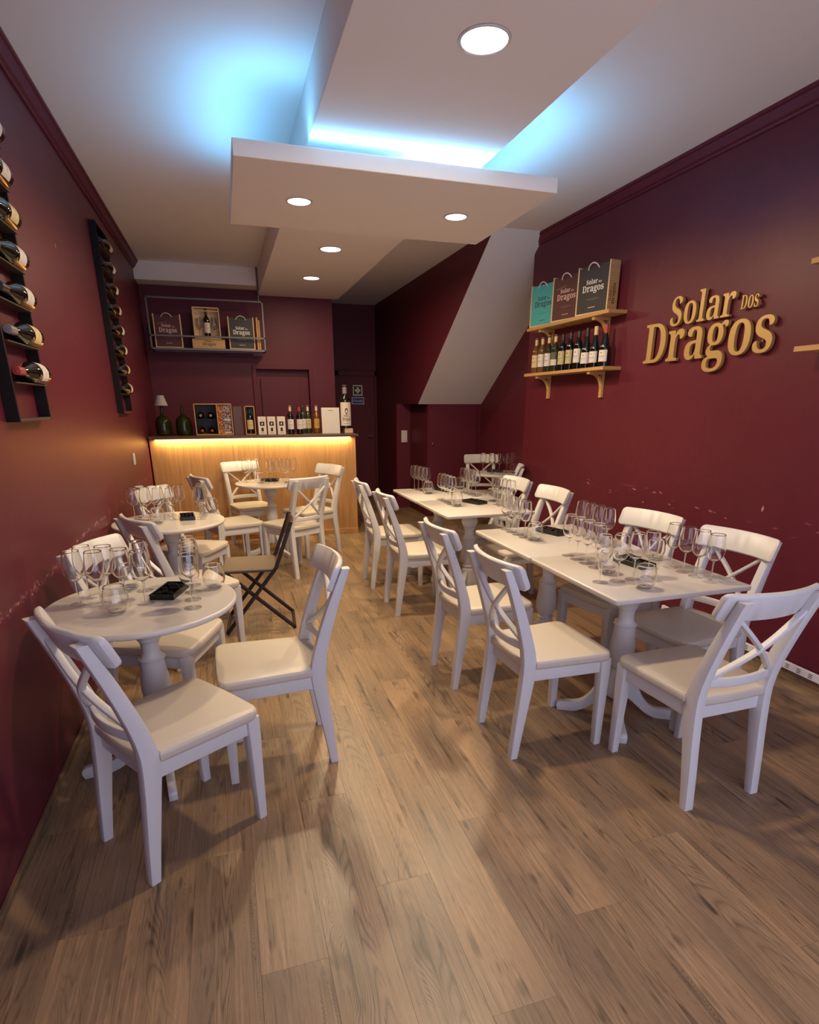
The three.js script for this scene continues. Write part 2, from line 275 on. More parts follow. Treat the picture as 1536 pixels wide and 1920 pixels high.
// shop front behind the camera: daylight enters through its glazing
{
  const W0 = -0.45, W1 = 2.75, H1 = 2.6;
  structure('wall_front', merge([span(XL - 0.12, W0, 0, CEIL + 0.02, ZF, ZF + 0.12), span(W1, XD + 0.12, 0, CEIL + 0.02, ZF, ZF + 0.12), span(W0, W1, H1, CEIL + 0.02, ZF, ZF + 0.12), span(W0, W1, 0, 0.12, ZF, ZF + 0.12)]), M.burgundy, 'burgundy wall of the shop front around its glazing', 'wall');
  const w = structure('window_1', merge([rspan(W0, W0 + 0.06, 0.12, H1, ZF + 0.03, ZF + 0.09, 0.004), rspan(W1 - 0.06, W1, 0.12, H1, ZF + 0.03, ZF + 0.09, 0.004), rspan(W0, W1, H1 - 0.06, H1, ZF + 0.03, ZF + 0.09, 0.004), rspan(W0, W1, 0.12, 0.2, ZF + 0.03, ZF + 0.09, 0.004), rspan(0.65, 0.71, 0.12, H1, ZF + 0.03, ZF + 0.09, 0.004), rspan(1.68, 1.74, 0.12, H1, ZF + 0.03, ZF + 0.09, 0.004)]), M.frame, 'dark framed glazing of the shop front', 'window');
  for (const [a, b] of [[W0 + 0.06, 0.65], [0.71, 1.68], [1.74, W1 - 0.06]]) part(w, 'pane', new THREE.PlaneGeometry(b - a, H1 - 0.26).translate((a + b) / 2, (H1 - 0.06 + 0.2) / 2, ZF + 0.06), M.pane);
}

// ---------------------------------------------------------------- ceiling lights
function downlight(x, y, z, r, label, power = 1) {
  const t = thing('recessed_ceiling_light', label, 'ceiling light', [x, y, z]);
  part(t, 'trim_ring', lathe([[r, -0.001], [r + 0.004, -0.006], [r + 0.012, -0.005], [r + 0.014, 0], [r, 0]], 40), M.white);
  part(t, 'diffuser', new THREE.CylinderGeometry(r, r, 0.004, 40).translate(0, -0.002, 0), M.diffuser, 'glowing round diffuser');
  const s = r * 1.72, l = new THREE.RectAreaLight(lin(...WARM), power * DOWNLIGHT * (0.085 * 0.085) / (r * r), s, s); l.position.set(x, y - 0.008, z); l.rotation.x = -Math.PI / 2; l.name = 'downlight'; scene.add(l);
}
downlight(1.054, 2.785, -2.47, 0.085, 'large round recessed light in the ceiling beam, before the hanging panel');
downlight(0.548, 2.65, -3.987, 0.065, 'round recessed light in the hanging panel, on the bottle rack side');
downlight(1.544, 2.65, -3.987, 0.065, 'round recessed light in the hanging panel, on the gold lettering side');
downlight(1.023, 2.785, -5.62, 0.085, 'round recessed light in the ceiling beam just past the hanging panel', 0.8);
downlight(1.03, 2.785, -6.87, 0.08, 'round recessed light in the ceiling beam directly above the bar', 0.55);

// ---------------------------------------------------------------- the bar
{
  const t = thing('bar_counter', 'long wooden bar with an amber light strip glowing under its dark countertop', 'bar', [0, 0, 0]);
  const X0 = XL + 0.015, X1 = 1.465, Z = -6.93, TOP = 1.185;
  const face = new THREE.BoxGeometry(X1 - X0, 1.10, 0.03), uv = face.attributes.uv; face.translate((X0 + X1) / 2, 0.605, Z - 0.015);
  part(t, 'front_panel', face, M.oak, 'honey coloured wood veneer front');
  part(t, 'end_panel', rspan(X1 - 0.03, X1, 0.055, 1.155, Z - 0.03, Z - 0.55, 0.002), M.oak);
  part(t, 'plinth', rspan(X0, X1 + 0.008, 0, 0.06, Z - 0.04, Z + 0.012, 0.003), M.oak);
  part(t, 'countertop', rspan(X0, X1 + 0.03, TOP - 0.03, TOP, Z - 0.6, Z + 0.07, 0.005), M.counter, 'dark brown countertop');
  part(t, 'corner_trim', rspan(X1 - 0.012, X1 + 0.004, 0.06, 1.155, Z - 0.012, Z + 0.004, 0.002), M.oak);
  part(t, 'led_strip', span(X0 + 0.06, X1 - 0.06, 1.149, 1.155, Z + 0.02, Z + 0.032), M.ledAmber, 'amber light strip');
  const l = new THREE.RectAreaLight(lin(...AMBER), BAR_STRIP, X1 - X0 - 0.12, 0.014); l.position.set((X0 + X1) / 2, 1.147, Z + 0.026); l.rotation.x = -Math.PI / 2; l.name = 'bar_strip'; scene.add(l);
}

// ---------------------------------------------------------------- cross-back chairs (local: facing -z, origin on the floor)
const postD = [[0, -0.248, -0.218], [0.15, -0.236, -0.196], [0.30, -0.222, -0.172], [0.42, -0.214, -0.155], [0.50, -0.217, -0.162], [0.60, -0.238, -0.190], [0.75, -0.283, -0.243], [0.887, -0.331, -0.301]];
const postAt = (y) => { let i = 0; while (i < postD.length - 2 && postD[i + 1][0] < y) i++; const [a, b] = [postD[i], postD[i + 1]], t = (y - a[0]) / (b[0] - a[0]); return [a[1] + (b[1] - a[1]) * t, a[2] + (b[2] - a[2]) * t]; };
const AX = V(1, 0, 0), AY = V(0, 1, 0), AZ = V(0, 0, 1);
function chairGeometries() {
  const G = {};
  const curveB = new THREE.SplineCurve(postD.map(([y, b]) => new THREE.Vector2(y, b))), curveF = new THREE.SplineCurve(postD.map(([y, , f]) => new THREE.Vector2(y, f)));
  const post = (x) => sweep([...Array(25).keys()].map((i) => { const b = curveB.getPoint(i / 24), f = curveF.getPoint(i / 24); return { c: V(x, b.x, -(b.y + f.y) / 2), a: AX, b: AZ, pts: rr(0.040, f.y - b.y + 0.004, 0.005, 2) }; }));
  G.postL = post(-0.166); G.postR = post(0.166);
  const leg = (x) => sweep([[0, 0.033, 0.033], [0.2, 0.039, 0.041], [0.36, 0.047, 0.048], [0.44, 0.048, 0.049]].map(([y, w, d]) => ({ c: V(x * (0.186 - (0.043 - w) * -0.1), y, -(0.190 + (0.43 - y) * 0.012)), a: AX, b: AZ, pts: rr(w, d, 0.004, 2) })));
  G.legL = leg(-1); G.legR = leg(1);
  // backrest rail: curved board in front of the posts
  const tilt = V(0, 1, 0.40).normalize(), nrm = V(0, -0.40, 1).normalize(), HALF = 0.215, stR = [];
  const xs = []; for (let i = 0; i <= 4; i++) xs.push(-HALF + 0.02 * (1 - Math.cos(i / 4 * Math.PI / 2))); for (let i = 1; i < 14; i++) xs.push(-HALF + 0.02 + (2 * HALF - 0.04) * i / 14); for (let i = 4; i >= 0; i--) xs.push(HALF - 0.02 * (1 - Math.cos(i / 4 * Math.PI / 2)));
  for (const x of xs) {
    const e = Math.max(0, Math.abs(x) - (HALF - 0.02)) / 0.02, h = 0.113 - 0.04 * (1 - Math.sqrt(Math.max(0, 1 - e * e))), d = -0.274 - 0.028 * (1 - (x / 0.166) ** 2);
    stR.push({ c: V(x, 0.855, -d), a: tilt, b: nrm, pts: rr(h, 0.022, 0.006, 3) });
  }
  G.rail = sweep(stR, 0.9);
  const cross = (s) => bar([...Array(15).keys()].map((i) => { const t = i / 14, y = 0.815 + (0.545 - 0.815) * t, [b, f] = postAt(y); return V(s * (0.152 - 0.304 * t), y, -((b + f) / 2 - 0.030 * Math.sin(Math.PI * t)) + (s > 0 ? 0.003 : -0.003)); }), 0.024, 0.015, V(s * 0.27, -0.304, 0).normalize().cross(AZ).normalize(), 0.003);
  G.crossA = cross(1); G.crossB = cross(-1);
  G.lower = bar([...Array(13).keys()].map((i) => { const x = -0.155 + 0.31 * i / 12; return V(x, 0.532, 0.197 + 0.03 * (1 - (x / 0.155) ** 2)); }), 0.036, 0.018, AY, 0.004);
  const s = new THREE.Shape(); s.moveTo(-0.187, 0.15); s.lineTo(-0.144, 0.15); s.lineTo(-0.144, 0.2); s.quadraticCurveTo(0, 0.212, 0.144, 0.2); s.lineTo(0.144, 0.15); s.lineTo(0.187, 0.15); s.lineTo(0.208, -0.170); s.quadraticCurveTo(0.209, -0.212, 0.168, -0.215); s.quadraticCurveTo(0, -0.224, -0.168, -0.215); s.quadraticCurveTo(-0.209, -0.212, -0.208, -0.170); s.closePath();
  const pad = new THREE.ExtrudeGeometry(s, { depth: 0.014, bevelEnabled: true, bevelThickness: 0.014, bevelSize: 0.012, bevelOffset: -0.005, bevelSegments: 4, curveSegments: 8 }); pad.rotateX(Math.PI / 2); pad.translate(0, 0.458, 0);
  G.seat = toCreasedNormals(pad, 0.9);
  const side = (x) => bar([V(x * 0.168, 0.405, 0.165), V(x * 0.186, 0.405, -0.175)], 0.066, 0.018, AY, 0.003);
  G.frame = merge([side(-1), side(1), rspan(-0.17, 0.17, 0.372, 0.438, -0.200, -0.182, 0.003), rspan(-0.155, 0.155, 0.372, 0.438, 0.175, 0.193, 0.003)]);
  return G;
}
const CG = chairGeometries();
let chairProto = null;
function crossChair(x, z, theta, label) {
  if (!chairProto) {
    const t = chairProto = thing('cross_back_chair', label, 'chair', [x, 0, z], -theta);
    part(part(t, 'seat_frame', CG.frame, M.white), 'seat_pad', CG.seat, M.seat, 'cream seat pad');
    part(t, 'leg', CG.legL, M.white); part(t, 'leg', CG.legR, M.white); part(t, 'back_post', CG.postL, M.white); part(t, 'back_post', CG.postR, M.white);
    part(t, 'top_rail', CG.rail, M.white); part(t, 'cross_bar', CG.crossA, M.white); part(t, 'cross_bar', CG.crossB, M.white); part(t, 'lower_rail', CG.lower, M.white);
    return t;
  }
  return copyOf(chairProto, label, [x, 0, z], -theta);
}
const facing = (fx, fz) => Math.atan2(fx, -fz);
crossChair(-0.276, -1.962, 0.964, 'white cross-back chair facing diagonally toward the bar at the round table farthest from it');
crossChair(0.088, -2.362, -1.602, 'white cross-back chair on the aisle side of the round table farthest from the bar');
crossChair(-0.378, -2.80, facing(0.935, 0.355), 'white cross-back chair wedged between the wall and the round table farthest from the bar');
crossChair(-0.29, -3.65, facing(0.86, -0.51), 'white cross-back chair with shaded back, between the two round tables along the rack wall');
crossChair(-0.345, -4.675, facing(0.88, 0.476), 'white cross-back chair against the rack wall, half hidden by glasses on the middle round table');
crossChair(-0.01, -5.62, facing(0.93, -0.36), 'white cross-back chair on the rack wall side of the round table before the bar');
crossChair(0.2, -6.55, facing(0.31, 0.95), 'white cross-back chair with its back close against the lit bar front');
crossChair(0.78, -6.07, facing(-0.89, 0.457), 'white cross-back chair at the round table before the bar, on the corridor side');
crossChair(0.53, -5.39, facing(-0.5, -0.866), 'white cross-back chair facing the bar at the round table in front of it');
crossChair(1.761, -1.705, -0.022, 'white cross-back chair at the head of the long row of rectangular tables');
crossChair(1.328, -2.158, 1.539, 'white cross-back chair on the aisle side, first along from the head of the long tables');
crossChair(1.322, -2.857, 1.544, 'white cross-back chair on the aisle side, second along from the head of the long tables');
crossChair(1.348, -4.079, 1.57, 'white cross-back chair on the aisle side, third along from the head of the long tables');
crossChair(1.33, -4.784, 1.593, 'white cross-back chair on the aisle side, fourth along from the head of the long tables');
crossChair(2.138, -2.17, facing(-0.993, 0.115), 'white cross-back chair on the wall side, first along from the head of the long tables');
crossChair(2.106, -2.75, facing(-0.985, 0.175), 'white cross-back chair on the wall side, second along from the head of the long tables');
crossChair(2.107, -3.92, facing(-1, 0.01), 'white cross-back chair on the wall side, third along from the head of the long tables');
crossChair(2.12, -4.56, facing(-1, 0.04), 'white cross-back chair on the wall side, fourth along from the head of the long tables');
crossChair(3.02, -6.64, facing(-0.25, 0.97), 'white cross-back chair behind the small round table under the sloping stair');
crossChair(2.69, -5.69, facing(-0.884, -0.468), 'white cross-back chair with its back to the wall corner beside the small round table');

// folding chair
{
  const t = thing('folding_chair', 'brown metal folding chair with crossed legs beside the middle round table', 'chair', [0.085, 0, -4.06], 1.5);
  const r = 0.010, w = 0.195, seg = (pts) => bar(pts, 0.016, 0.026, AX, 0.004);
  // local: facing -z
  for (const s of [-1, 1]) part(t, 'back_leg_frame', seg([V(s * w, 0.77, 0.29), V(s * w, 0.46, 0.17), V(s * w, 0.01, -0.19)]), M.darkMetal);
  for (const s of [-1, 1]) part(t, 'front_leg_frame', seg([V(s * (w - 0.028), 0.43, -0.16), V(s * (w - 0.028), 0.01, 0.27)]), M.darkMetal);
  part(t, 'foot_bar', merge([rod(V(-w, 0.012, -0.19), V(w, 0.012, -0.19), r), rod(V(-w + 0.02, 0.012, 0.27), V(w - 0.02, 0.012, 0.27), r)]), M.darkMetal);
  part(t, 'seat', rspan(-0.20, 0.20, 0.435, 0.455, -0.19, 0.17, 0.008, 3), M.brownSeat, 'brown plastic-look seat');
  part(t, 'backrest', bar([...Array(9).keys()].map((i) => { const x = -w + 2 * w * i / 8; return V(x, 0.70, 0.262 + 0.02 * (1 - (x / w) ** 2)); }), 0.14, 0.012, V(0, 1, 0.38).normalize(), 0.004), M.darkMetal);
}

// ---------------------------------------------------------------- pedestal tables
const colPts = smoothLine([[0.066, 0.715], [0.066, 0.69], [0.05, 0.678], [0.06, 0.655], [0.063, 0.63], [0.052, 0.602], [0.04, 0.592], [0.047, 0.585], [0.038, 0.57], [0.036, 0.53], [0.046, 0.505], [0.056, 0.497], [0.05, 0.487], [0.052, 0.44], [0.06, 0.38], [0.056, 0.32], [0.04, 0.285], [0.05, 0.275], [0.036, 0.262], [0.05, 0.245], [0.052, 0.2], [0.052, 0.12], [0.04, 0.1], [0.0, 0.098]], 90);
const columnG = lathe(colPts, 28);
const footShape = new THREE.Shape(); footShape.moveTo(0.03, 0.235); footShape.bezierCurveTo(0.10, 0.23, 0.10, 0.055, 0.21, 0.05); footShape.lineTo(0.275, 0.045); footShape.quadraticCurveTo(0.292, 0.04, 0.29, 0.022); footShape.lineTo(0.283, 0); footShape.lineTo(0.215, 0); footShape.bezierCurveTo(0.13, 0.01, 0.09, 0.10, 0.03, 0.115); footShape.closePath();
const footG = toCreasedNormals(new THREE.ExtrudeGeometry(footShape, { depth: 0.026, bevelEnabled: true, bevelThickness: 0.004, bevelSize: 0.004, bevelSegments: 2, curveSegments: 10 }).translate(0, 0, -0.013), 0.6);
const roundTop = (r) => lathe([[0.0001, 0.715], [r - 0.03, 0.715], [r - 0.012, 0.718], [r - 0.003, 0.725], [r, 0.733], [r - 0.003, 0.741], [r - 0.009, 0.745], [0.0001, 0.745]], 72);
const squareTop = (w, d) => { const s = new THREE.Shape(rr(w - 0.012, d - 0.012, 0.012, 4).map(([a, b]) => new THREE.Vector2(a, b))); const g = new THREE.ExtrudeGeometry(s, { depth: 0.012, bevelEnabled: true, bevelThickness: 0.006, bevelSize: 0.006, bevelSegments: 3 }); g.rotateX(Math.PI / 2); return toCreasedNormals(g.translate(0, 0.739, 0), 0.9); };
function pedestal(t, turn, ox = 0, oz = 0, footScale = 1) {
  part(t, 'column', columnG, M.white).position.set(ox, 0, oz);
  for (let k = 0; k < 4; k++) { const f = part(t, 'foot', footG, M.white); f.position.set(ox, 0, oz); f.rotation.y = turn + k * Math.PI / 2; f.scale.set(footScale, 1, 1); }
}
function roundTable(x, z, r, turn, label, fs = 1) {
  const t = thing('round_table', label, 'table', [x, 0, z]);
  part(t, 'tabletop', roundTop(r), M.tabletop); part(t, 'top_support', new THREE.CylinderGeometry(0.12, 0.1, 0.018, 24).translate(0, 0.708, 0), M.white); pedestal(t, turn, 0, 0, fs); return t;
}
roundTable(-0.39, -2.44, 0.37, -Math.PI / 2 + 0.15, 'white round pedestal table farthest from the bar, with a crowd of wine glasses', 1.15);
roundTable(-0.432, -4.27, 0.37, 0.2, 'white round pedestal table beside the folding chair, between two others along the rack wall', 1.15);
roundTable(0.39, -6.2, 0.35, 0.4, 'white round pedestal table in front of the lit bar', 1.1);
roundTable(3.06, -6.3, 0.30, 0.4, 'small white round table in the recess under the sloping stair');
const SQ = squareTop(0.715, 0.735);
function squareTable(z, label, turn = 0) {
  const t = thing('rectangular_table', label, 'table', [1.8325, 0, z]);
  part(t, 'tabletop', SQ, M.tabletop); part(t, 'top_support', rspan(-0.28, 0.28, 0.70, 0.727, -0.07, 0.07, 0.003), M.white); pedestal(t, Math.PI / 4 + turn, -0.05, 0.06); return t;
}
squareTable(-2.2435, 'white rectangular pedestal table at the head end of the long row', 0.3);
squareTable(-2.981, 'white rectangular pedestal table pushed against the head-end table of the long row');
squareTable(-4.21, 'white rectangular pedestal table just past the gap in the long row');
squareTable(-4.947, 'white rectangular pedestal table at the bar end of the long row', 0.3);

// ---------------------------------------------------------------- glasses and trays
const shell = (outer, t, floorY) => { const inner = []; for (let i = outer.length - 1; i >= 0; i--) { const a = outer[Math.max(0, i - 1)], b = outer[Math.min(outer.length - 1, i + 1)], dx = b[0] - a[0], dy = b[1] - a[1], l = Math.hypot(dx, dy) || 1; const q = [outer[i][0] - dy / l * t, outer[i][1] + dx / l * t]; if (q[0] > 0.002 && q[1] > floorY) inner.push(q); } return [...outer, ...inner, [0.0001, inner[inner.length - 1][1] - 0.0005]]; };
const bowlOuter = smoothLine([[0.0045, 0.094], [0.012, 0.0985], [0.026, 0.109], [0.0362, 0.126], [0.0395, 0.145], [0.0382, 0.170], [0.0342, 0.198], [0.0312, 0.2205]], 24);
const bowlG = lathe([[0.0001, 0.094], ...shell(bowlOuter, 0.0013, 0.1005)], 36);
const stemG = lathe([[0.0001, 0.0065], [0.0045, 0.0065], [0.0034, 0.02], [0.0032, 0.07], [0.0038, 0.088], [0.0045, 0.0945], [0.0001, 0.0945]], 14);
const baseG = lathe([[0.0001, 0.0], [0.034, 0.0], [0.0345, 0.0012], [0.02, 0.0025], [0.007, 0.005], [0.0042, 0.0085], [0.0001, 0.0085]], 32);
const tumblerG = lathe([[0.0001, 0.0085], ...shell(smoothLine([[0.031, 0.0085], [0.042, 0.024], [0.0475, 0.045], [0.0455, 0.072], [0.0375, 0.108]], 18), 0.0016, 0.011)], 36);
const tumblerBaseG = lathe([[0.0001, 0], [0.026, 0.0], [0.031, 0.003], [0.0315, 0.0085], [0.0001, 0.0085]], 32);
const TT = 0.7457;
let glassProto = null, tumblerProto = null;
function wineGlass(x, z, label, group) {
  const turn = rnd() * 6;
  if (!glassProto) {
    const t = glassProto = thing('wine_glass', label, 'glass', [x, TT, z], turn, group);
    part(t, 'bowl', bowlG, M.solidGlass); part(t, 'stem', stemG, M.solidGlass); part(t, 'base', baseG, M.glass); return t;
  }
  return copyOf(glassProto, label, [x, TT, z], turn, group);
}
function tumbler(x, z, label, group) {
  if (!tumblerProto) {
    const t = tumblerProto = thing('stemless_glass', label, 'glass', [x, TT, z], 0, group);
    part(t, 'wall', tumblerG, M.solidGlass); part(t, 'thick_base', tumblerBaseG, M.glass); return t;
  }
  return copyOf(tumblerProto, label, [x, TT, z], 0, group);
}
const ORD = ['first', 'second', 'third', 'fourth', 'fifth', 'sixth', 'seventh', 'eighth'];
const row = (list, where) => list.forEach(([x, z]) => wineGlass(x, z, 'empty wine glass ' + where, 'wine glasses ' + where));
const ranked = (list, from, where) => list.forEach(([x, z], i) => wineGlass(x, z, ORD[i] + ' wine glass from the ' + from + ' in the ' + where, 'wine glasses in the ' + where));
const lineUp = (x0, z0, x1, z1, n) => [...Array(n).keys()].map((i) => [x0 + (x1 - x0) * i / (n - 1), z0 + (z1 - z0) * i / (n - 1)]);
ranked(lineUp(1.69, -2.59, 1.687, -2.34, 4), 'bar end', 'aisle-side row, head-end rectangular table');
ranked([[1.563, -2.12], [1.648, -2.112], [1.735, -2.115], [1.82, -2.122]], 'aisle', 'crosswise row, head-end rectangular table');
ranked(lineUp(2.047, -2.236, 2.049, -1.98, 4), 'bar end', 'wall-side row, head-end rectangular table');
ranked(lineUp(2.012, -2.975, 2.003, -2.705, 4), 'bar end', 'wall-side row, second table from the head');
ranked(lineUp(1.672, -3.30, 1.676, -3.055, 4), 'bar end', 'aisle-side row, second table from the head');
ranked(lineUp(2.037, -4.205, 2.03, -3.96, 4), 'bar end', 'wall-side row, third table from the head');
ranked(lineUp(1.695, -4.565, 1.69, -4.32, 4), 'bar end', 'aisle-side row, third table from the head');
ranked(lineUp(1.68, -5.275, 1.72, -5.03, 4), 'bar end', 'aisle-side row, bar-end rectangular table');
ranked(lineUp(2.04, -4.92, 2.052, -4.67, 4), 'bar end', 'wall-side row, bar-end rectangular table');
row([[-0.63, -2.483], [-0.61, -2.57], [-0.545, -2.456], [-0.525, -2.545], [-0.455, -2.47], [-0.375, -2.414], [-0.40, -2.60]], 'in the cluster on the round table farthest from the bar');
ranked(lineUp(-0.203, -2.62, -0.19, -2.30, 4), 'bar end', 'aisle-side row, farthest round table');
row([[-0.66, -4.365], [-0.575, -4.345], [-0.49, -4.325], [-0.405, -4.295], [-0.62, -4.455], [-0.535, -4.435], [-0.45, -4.415], [-0.365, -4.47]], 'in the cluster on the middle round table');
ranked(lineUp(-0.21, -4.5, -0.222, -4.245, 4), 'bar end', 'aisle-side row, middle round table');
row([[0.20, -6.33], [0.16, -6.25], [0.25, -6.26], [0.29, -6.38], [0.40, -6.11], [0.47, -6.16], [0.42, -6.41], [0.52, -6.43], [0.565, -6.345], [0.59, -6.25], [0.66, -6.325]], 'on the round table in front of the bar');
row([[2.90, -6.41], [2.985, -6.345], [3.07, -6.315], [3.155, -6.30], [3.24, -6.34], [2.93, -6.22]], 'on the small round table under the stair');
for (const [x, z, l] of [[1.681, -2.235, 'head-end rectangular table, at the end of the aisle-side wine glasses'], [1.692, -1.985, 'head-end rectangular table, closest to the head chair'], [2.085, -2.40, 'head-end rectangular table, by the wall-side wine glasses'], [1.697, -2.97, 'second rectangular table from the head'], [1.703, -4.235, 'third rectangular table from the head, on the aisle side'], [2.074, -4.372, 'third rectangular table from the head, on the wall side'], [1.705, -4.94, 'bar-end rectangular table, on the aisle side'], [2.10, -5.15, 'bar-end rectangular table, on the wall side'], [-0.467, -2.33, 'round table farthest from the bar, in front of the glass cluster'], [-0.46, -2.66, 'round table farthest from the bar, behind the glass cluster'], [-0.11, -2.555, 'round table farthest from the bar, at its aisle edge'], [-0.495, -4.18, 'middle round table, in front of the glass cluster'], [-0.15, -4.525, 'middle round table, at its aisle edge'], [0.30, -6.15, 'round table before the bar, beside a wine glass cluster'], [0.56, -6.10, 'round table before the bar, on the corridor side'], [3.2, -6.2, 'small round table under the stair']]) tumbler(x, z, 'stemless glass on the ' + l);
// black tasting-dish trays
function trayGeo(w, d) {
  const h = 0.024, g = [rspan(-w / 2, w / 2, 0, 0.005, -d / 2, d / 2, 0.002), rspan(-w / 2, w / 2, 0, h, -d / 2, -d / 2 + 0.006, 0.002), rspan(-w / 2, w / 2, 0, h, d / 2 - 0.006, d / 2, 0.002), rspan(-w / 2, -w / 2 + 0.006, 0, h, -d / 2, d / 2, 0.002), rspan(w / 2 - 0.006, w / 2, 0, h, -d / 2, d / 2, 0.002)];
  return merge(g);
}
const trayG = trayGeo(0.10, 0.19), snackG = merge([...Array(9).keys()].map((i) => new THREE.DodecahedronGeometry(0.015 + 0.004 * rnd(), 0).translate((i % 3 - 1) * 0.024 + (rnd() - 0.5) * 0.01, 0.014, (Math.floor(i / 3) - 1) * 0.05 + (rnd() - 0.5) * 0.02)));
let trayProto = null;
for (const [x, z, a, l] of [[1.905, -3.125, 0.3, 'second rectangular table from the head'], [1.915, -2.34, 0.1, 'head-end rectangular table'], [1.905, -4.34, 0.35, 'third rectangular table from the head'], [1.913, -5.08, 0.3, 'bar-end rectangular table'], [-0.29, -2.53, -0.3, 'round table farthest from the bar'], [-0.318, -4.335, 0.1, 'middle round table'], [0.40, -6.3, 1.4, 'round table before the bar'], [3.06, -6.42, 1.2, 'small round table under the stair']]) {
  const label = 'small black rectangular tray on the ' + l;
  if (!trayProto) { trayProto = thing('serving_tray', label, 'tray', [x, TT, z], a); part(trayProto, 'dish', trayG, M.tray); part(trayProto, 'dark_contents', snackG, M.tray); } else copyOf(trayProto, label, [x, TT, z], a);
}

// ---------------------------------------------------------------- printed matter
function wordmark(g, x, y, w, ink, small = 'dos') {        // the three-word wordmark, w pixels wide, baseline of the big word at y
  g.fillStyle = ink; g.textBaseline = 'alphabetic'; g.textAlign = 'left';
  g.font = 'bold 100px serif'; const k = w / g.measureText('Dragos').width;
  g.save(); g.translate(x, y); g.scale(k, k * 1.12); g.fillText('Dragos', 0, 0); g.restore();
  g.font = 'bold 70px serif'; g.save(); g.translate(x + w * 0.17, y - 100 * k * 0.9); g.scale(k, k * 1.12); g.fillText('Solar', 0, 0); const sw = g.measureText('Solar').width; g.font = 'bold 30px serif'; g.fillText(small, sw + 14, 0); g.restore();
}
const lidTexture = (ground, ink, extra) => canvasTexture(448, 512, (g, W, H) => {
  g.fillStyle = ground; g.fillRect(0, 0, W, H); wordmark(g, W * 0.14, H * 0.54, W * 0.72, ink);
  g.fillStyle = ink; g.globalAlpha = 0.75; g.font = '13px sans-serif'; for (let i = 0; i < 26; i++) { g.fillRect(W * 0.30 + i * 7, H * 0.70, 5, 3); if (i > 4 && i < 20) g.fillRect(W * 0.30 + i * 7, H * 0.725, 5, 2); }
  g.globalAlpha = 0.95; for (let i = 0; i < 9; i++) g.fillRect(W * 0.38 + i * 12, H * 0.88, 10, 8);
  if (extra) { g.globalAlpha = 0.5; g.save(); g.translate(W * 0.1, H * 0.27); g.rotate(-0.2); for (let i = 0; i < 15; i++) g.fillRect(i * 11, 0, 8, 11); g.restore(); }
});
const pineCanvas = (g, W, H) => { for (let y = 0; y < H; y++) { const k = 0.93 + 0.09 * (noise(y / 7, 3) - 0.5) + 0.08 * (noise(y / 2, 8) - 0.5); g.fillStyle = `rgb(${216 * k},${172 * k},${112 * k})`; g.fillRect(0, y, W, 1); } };
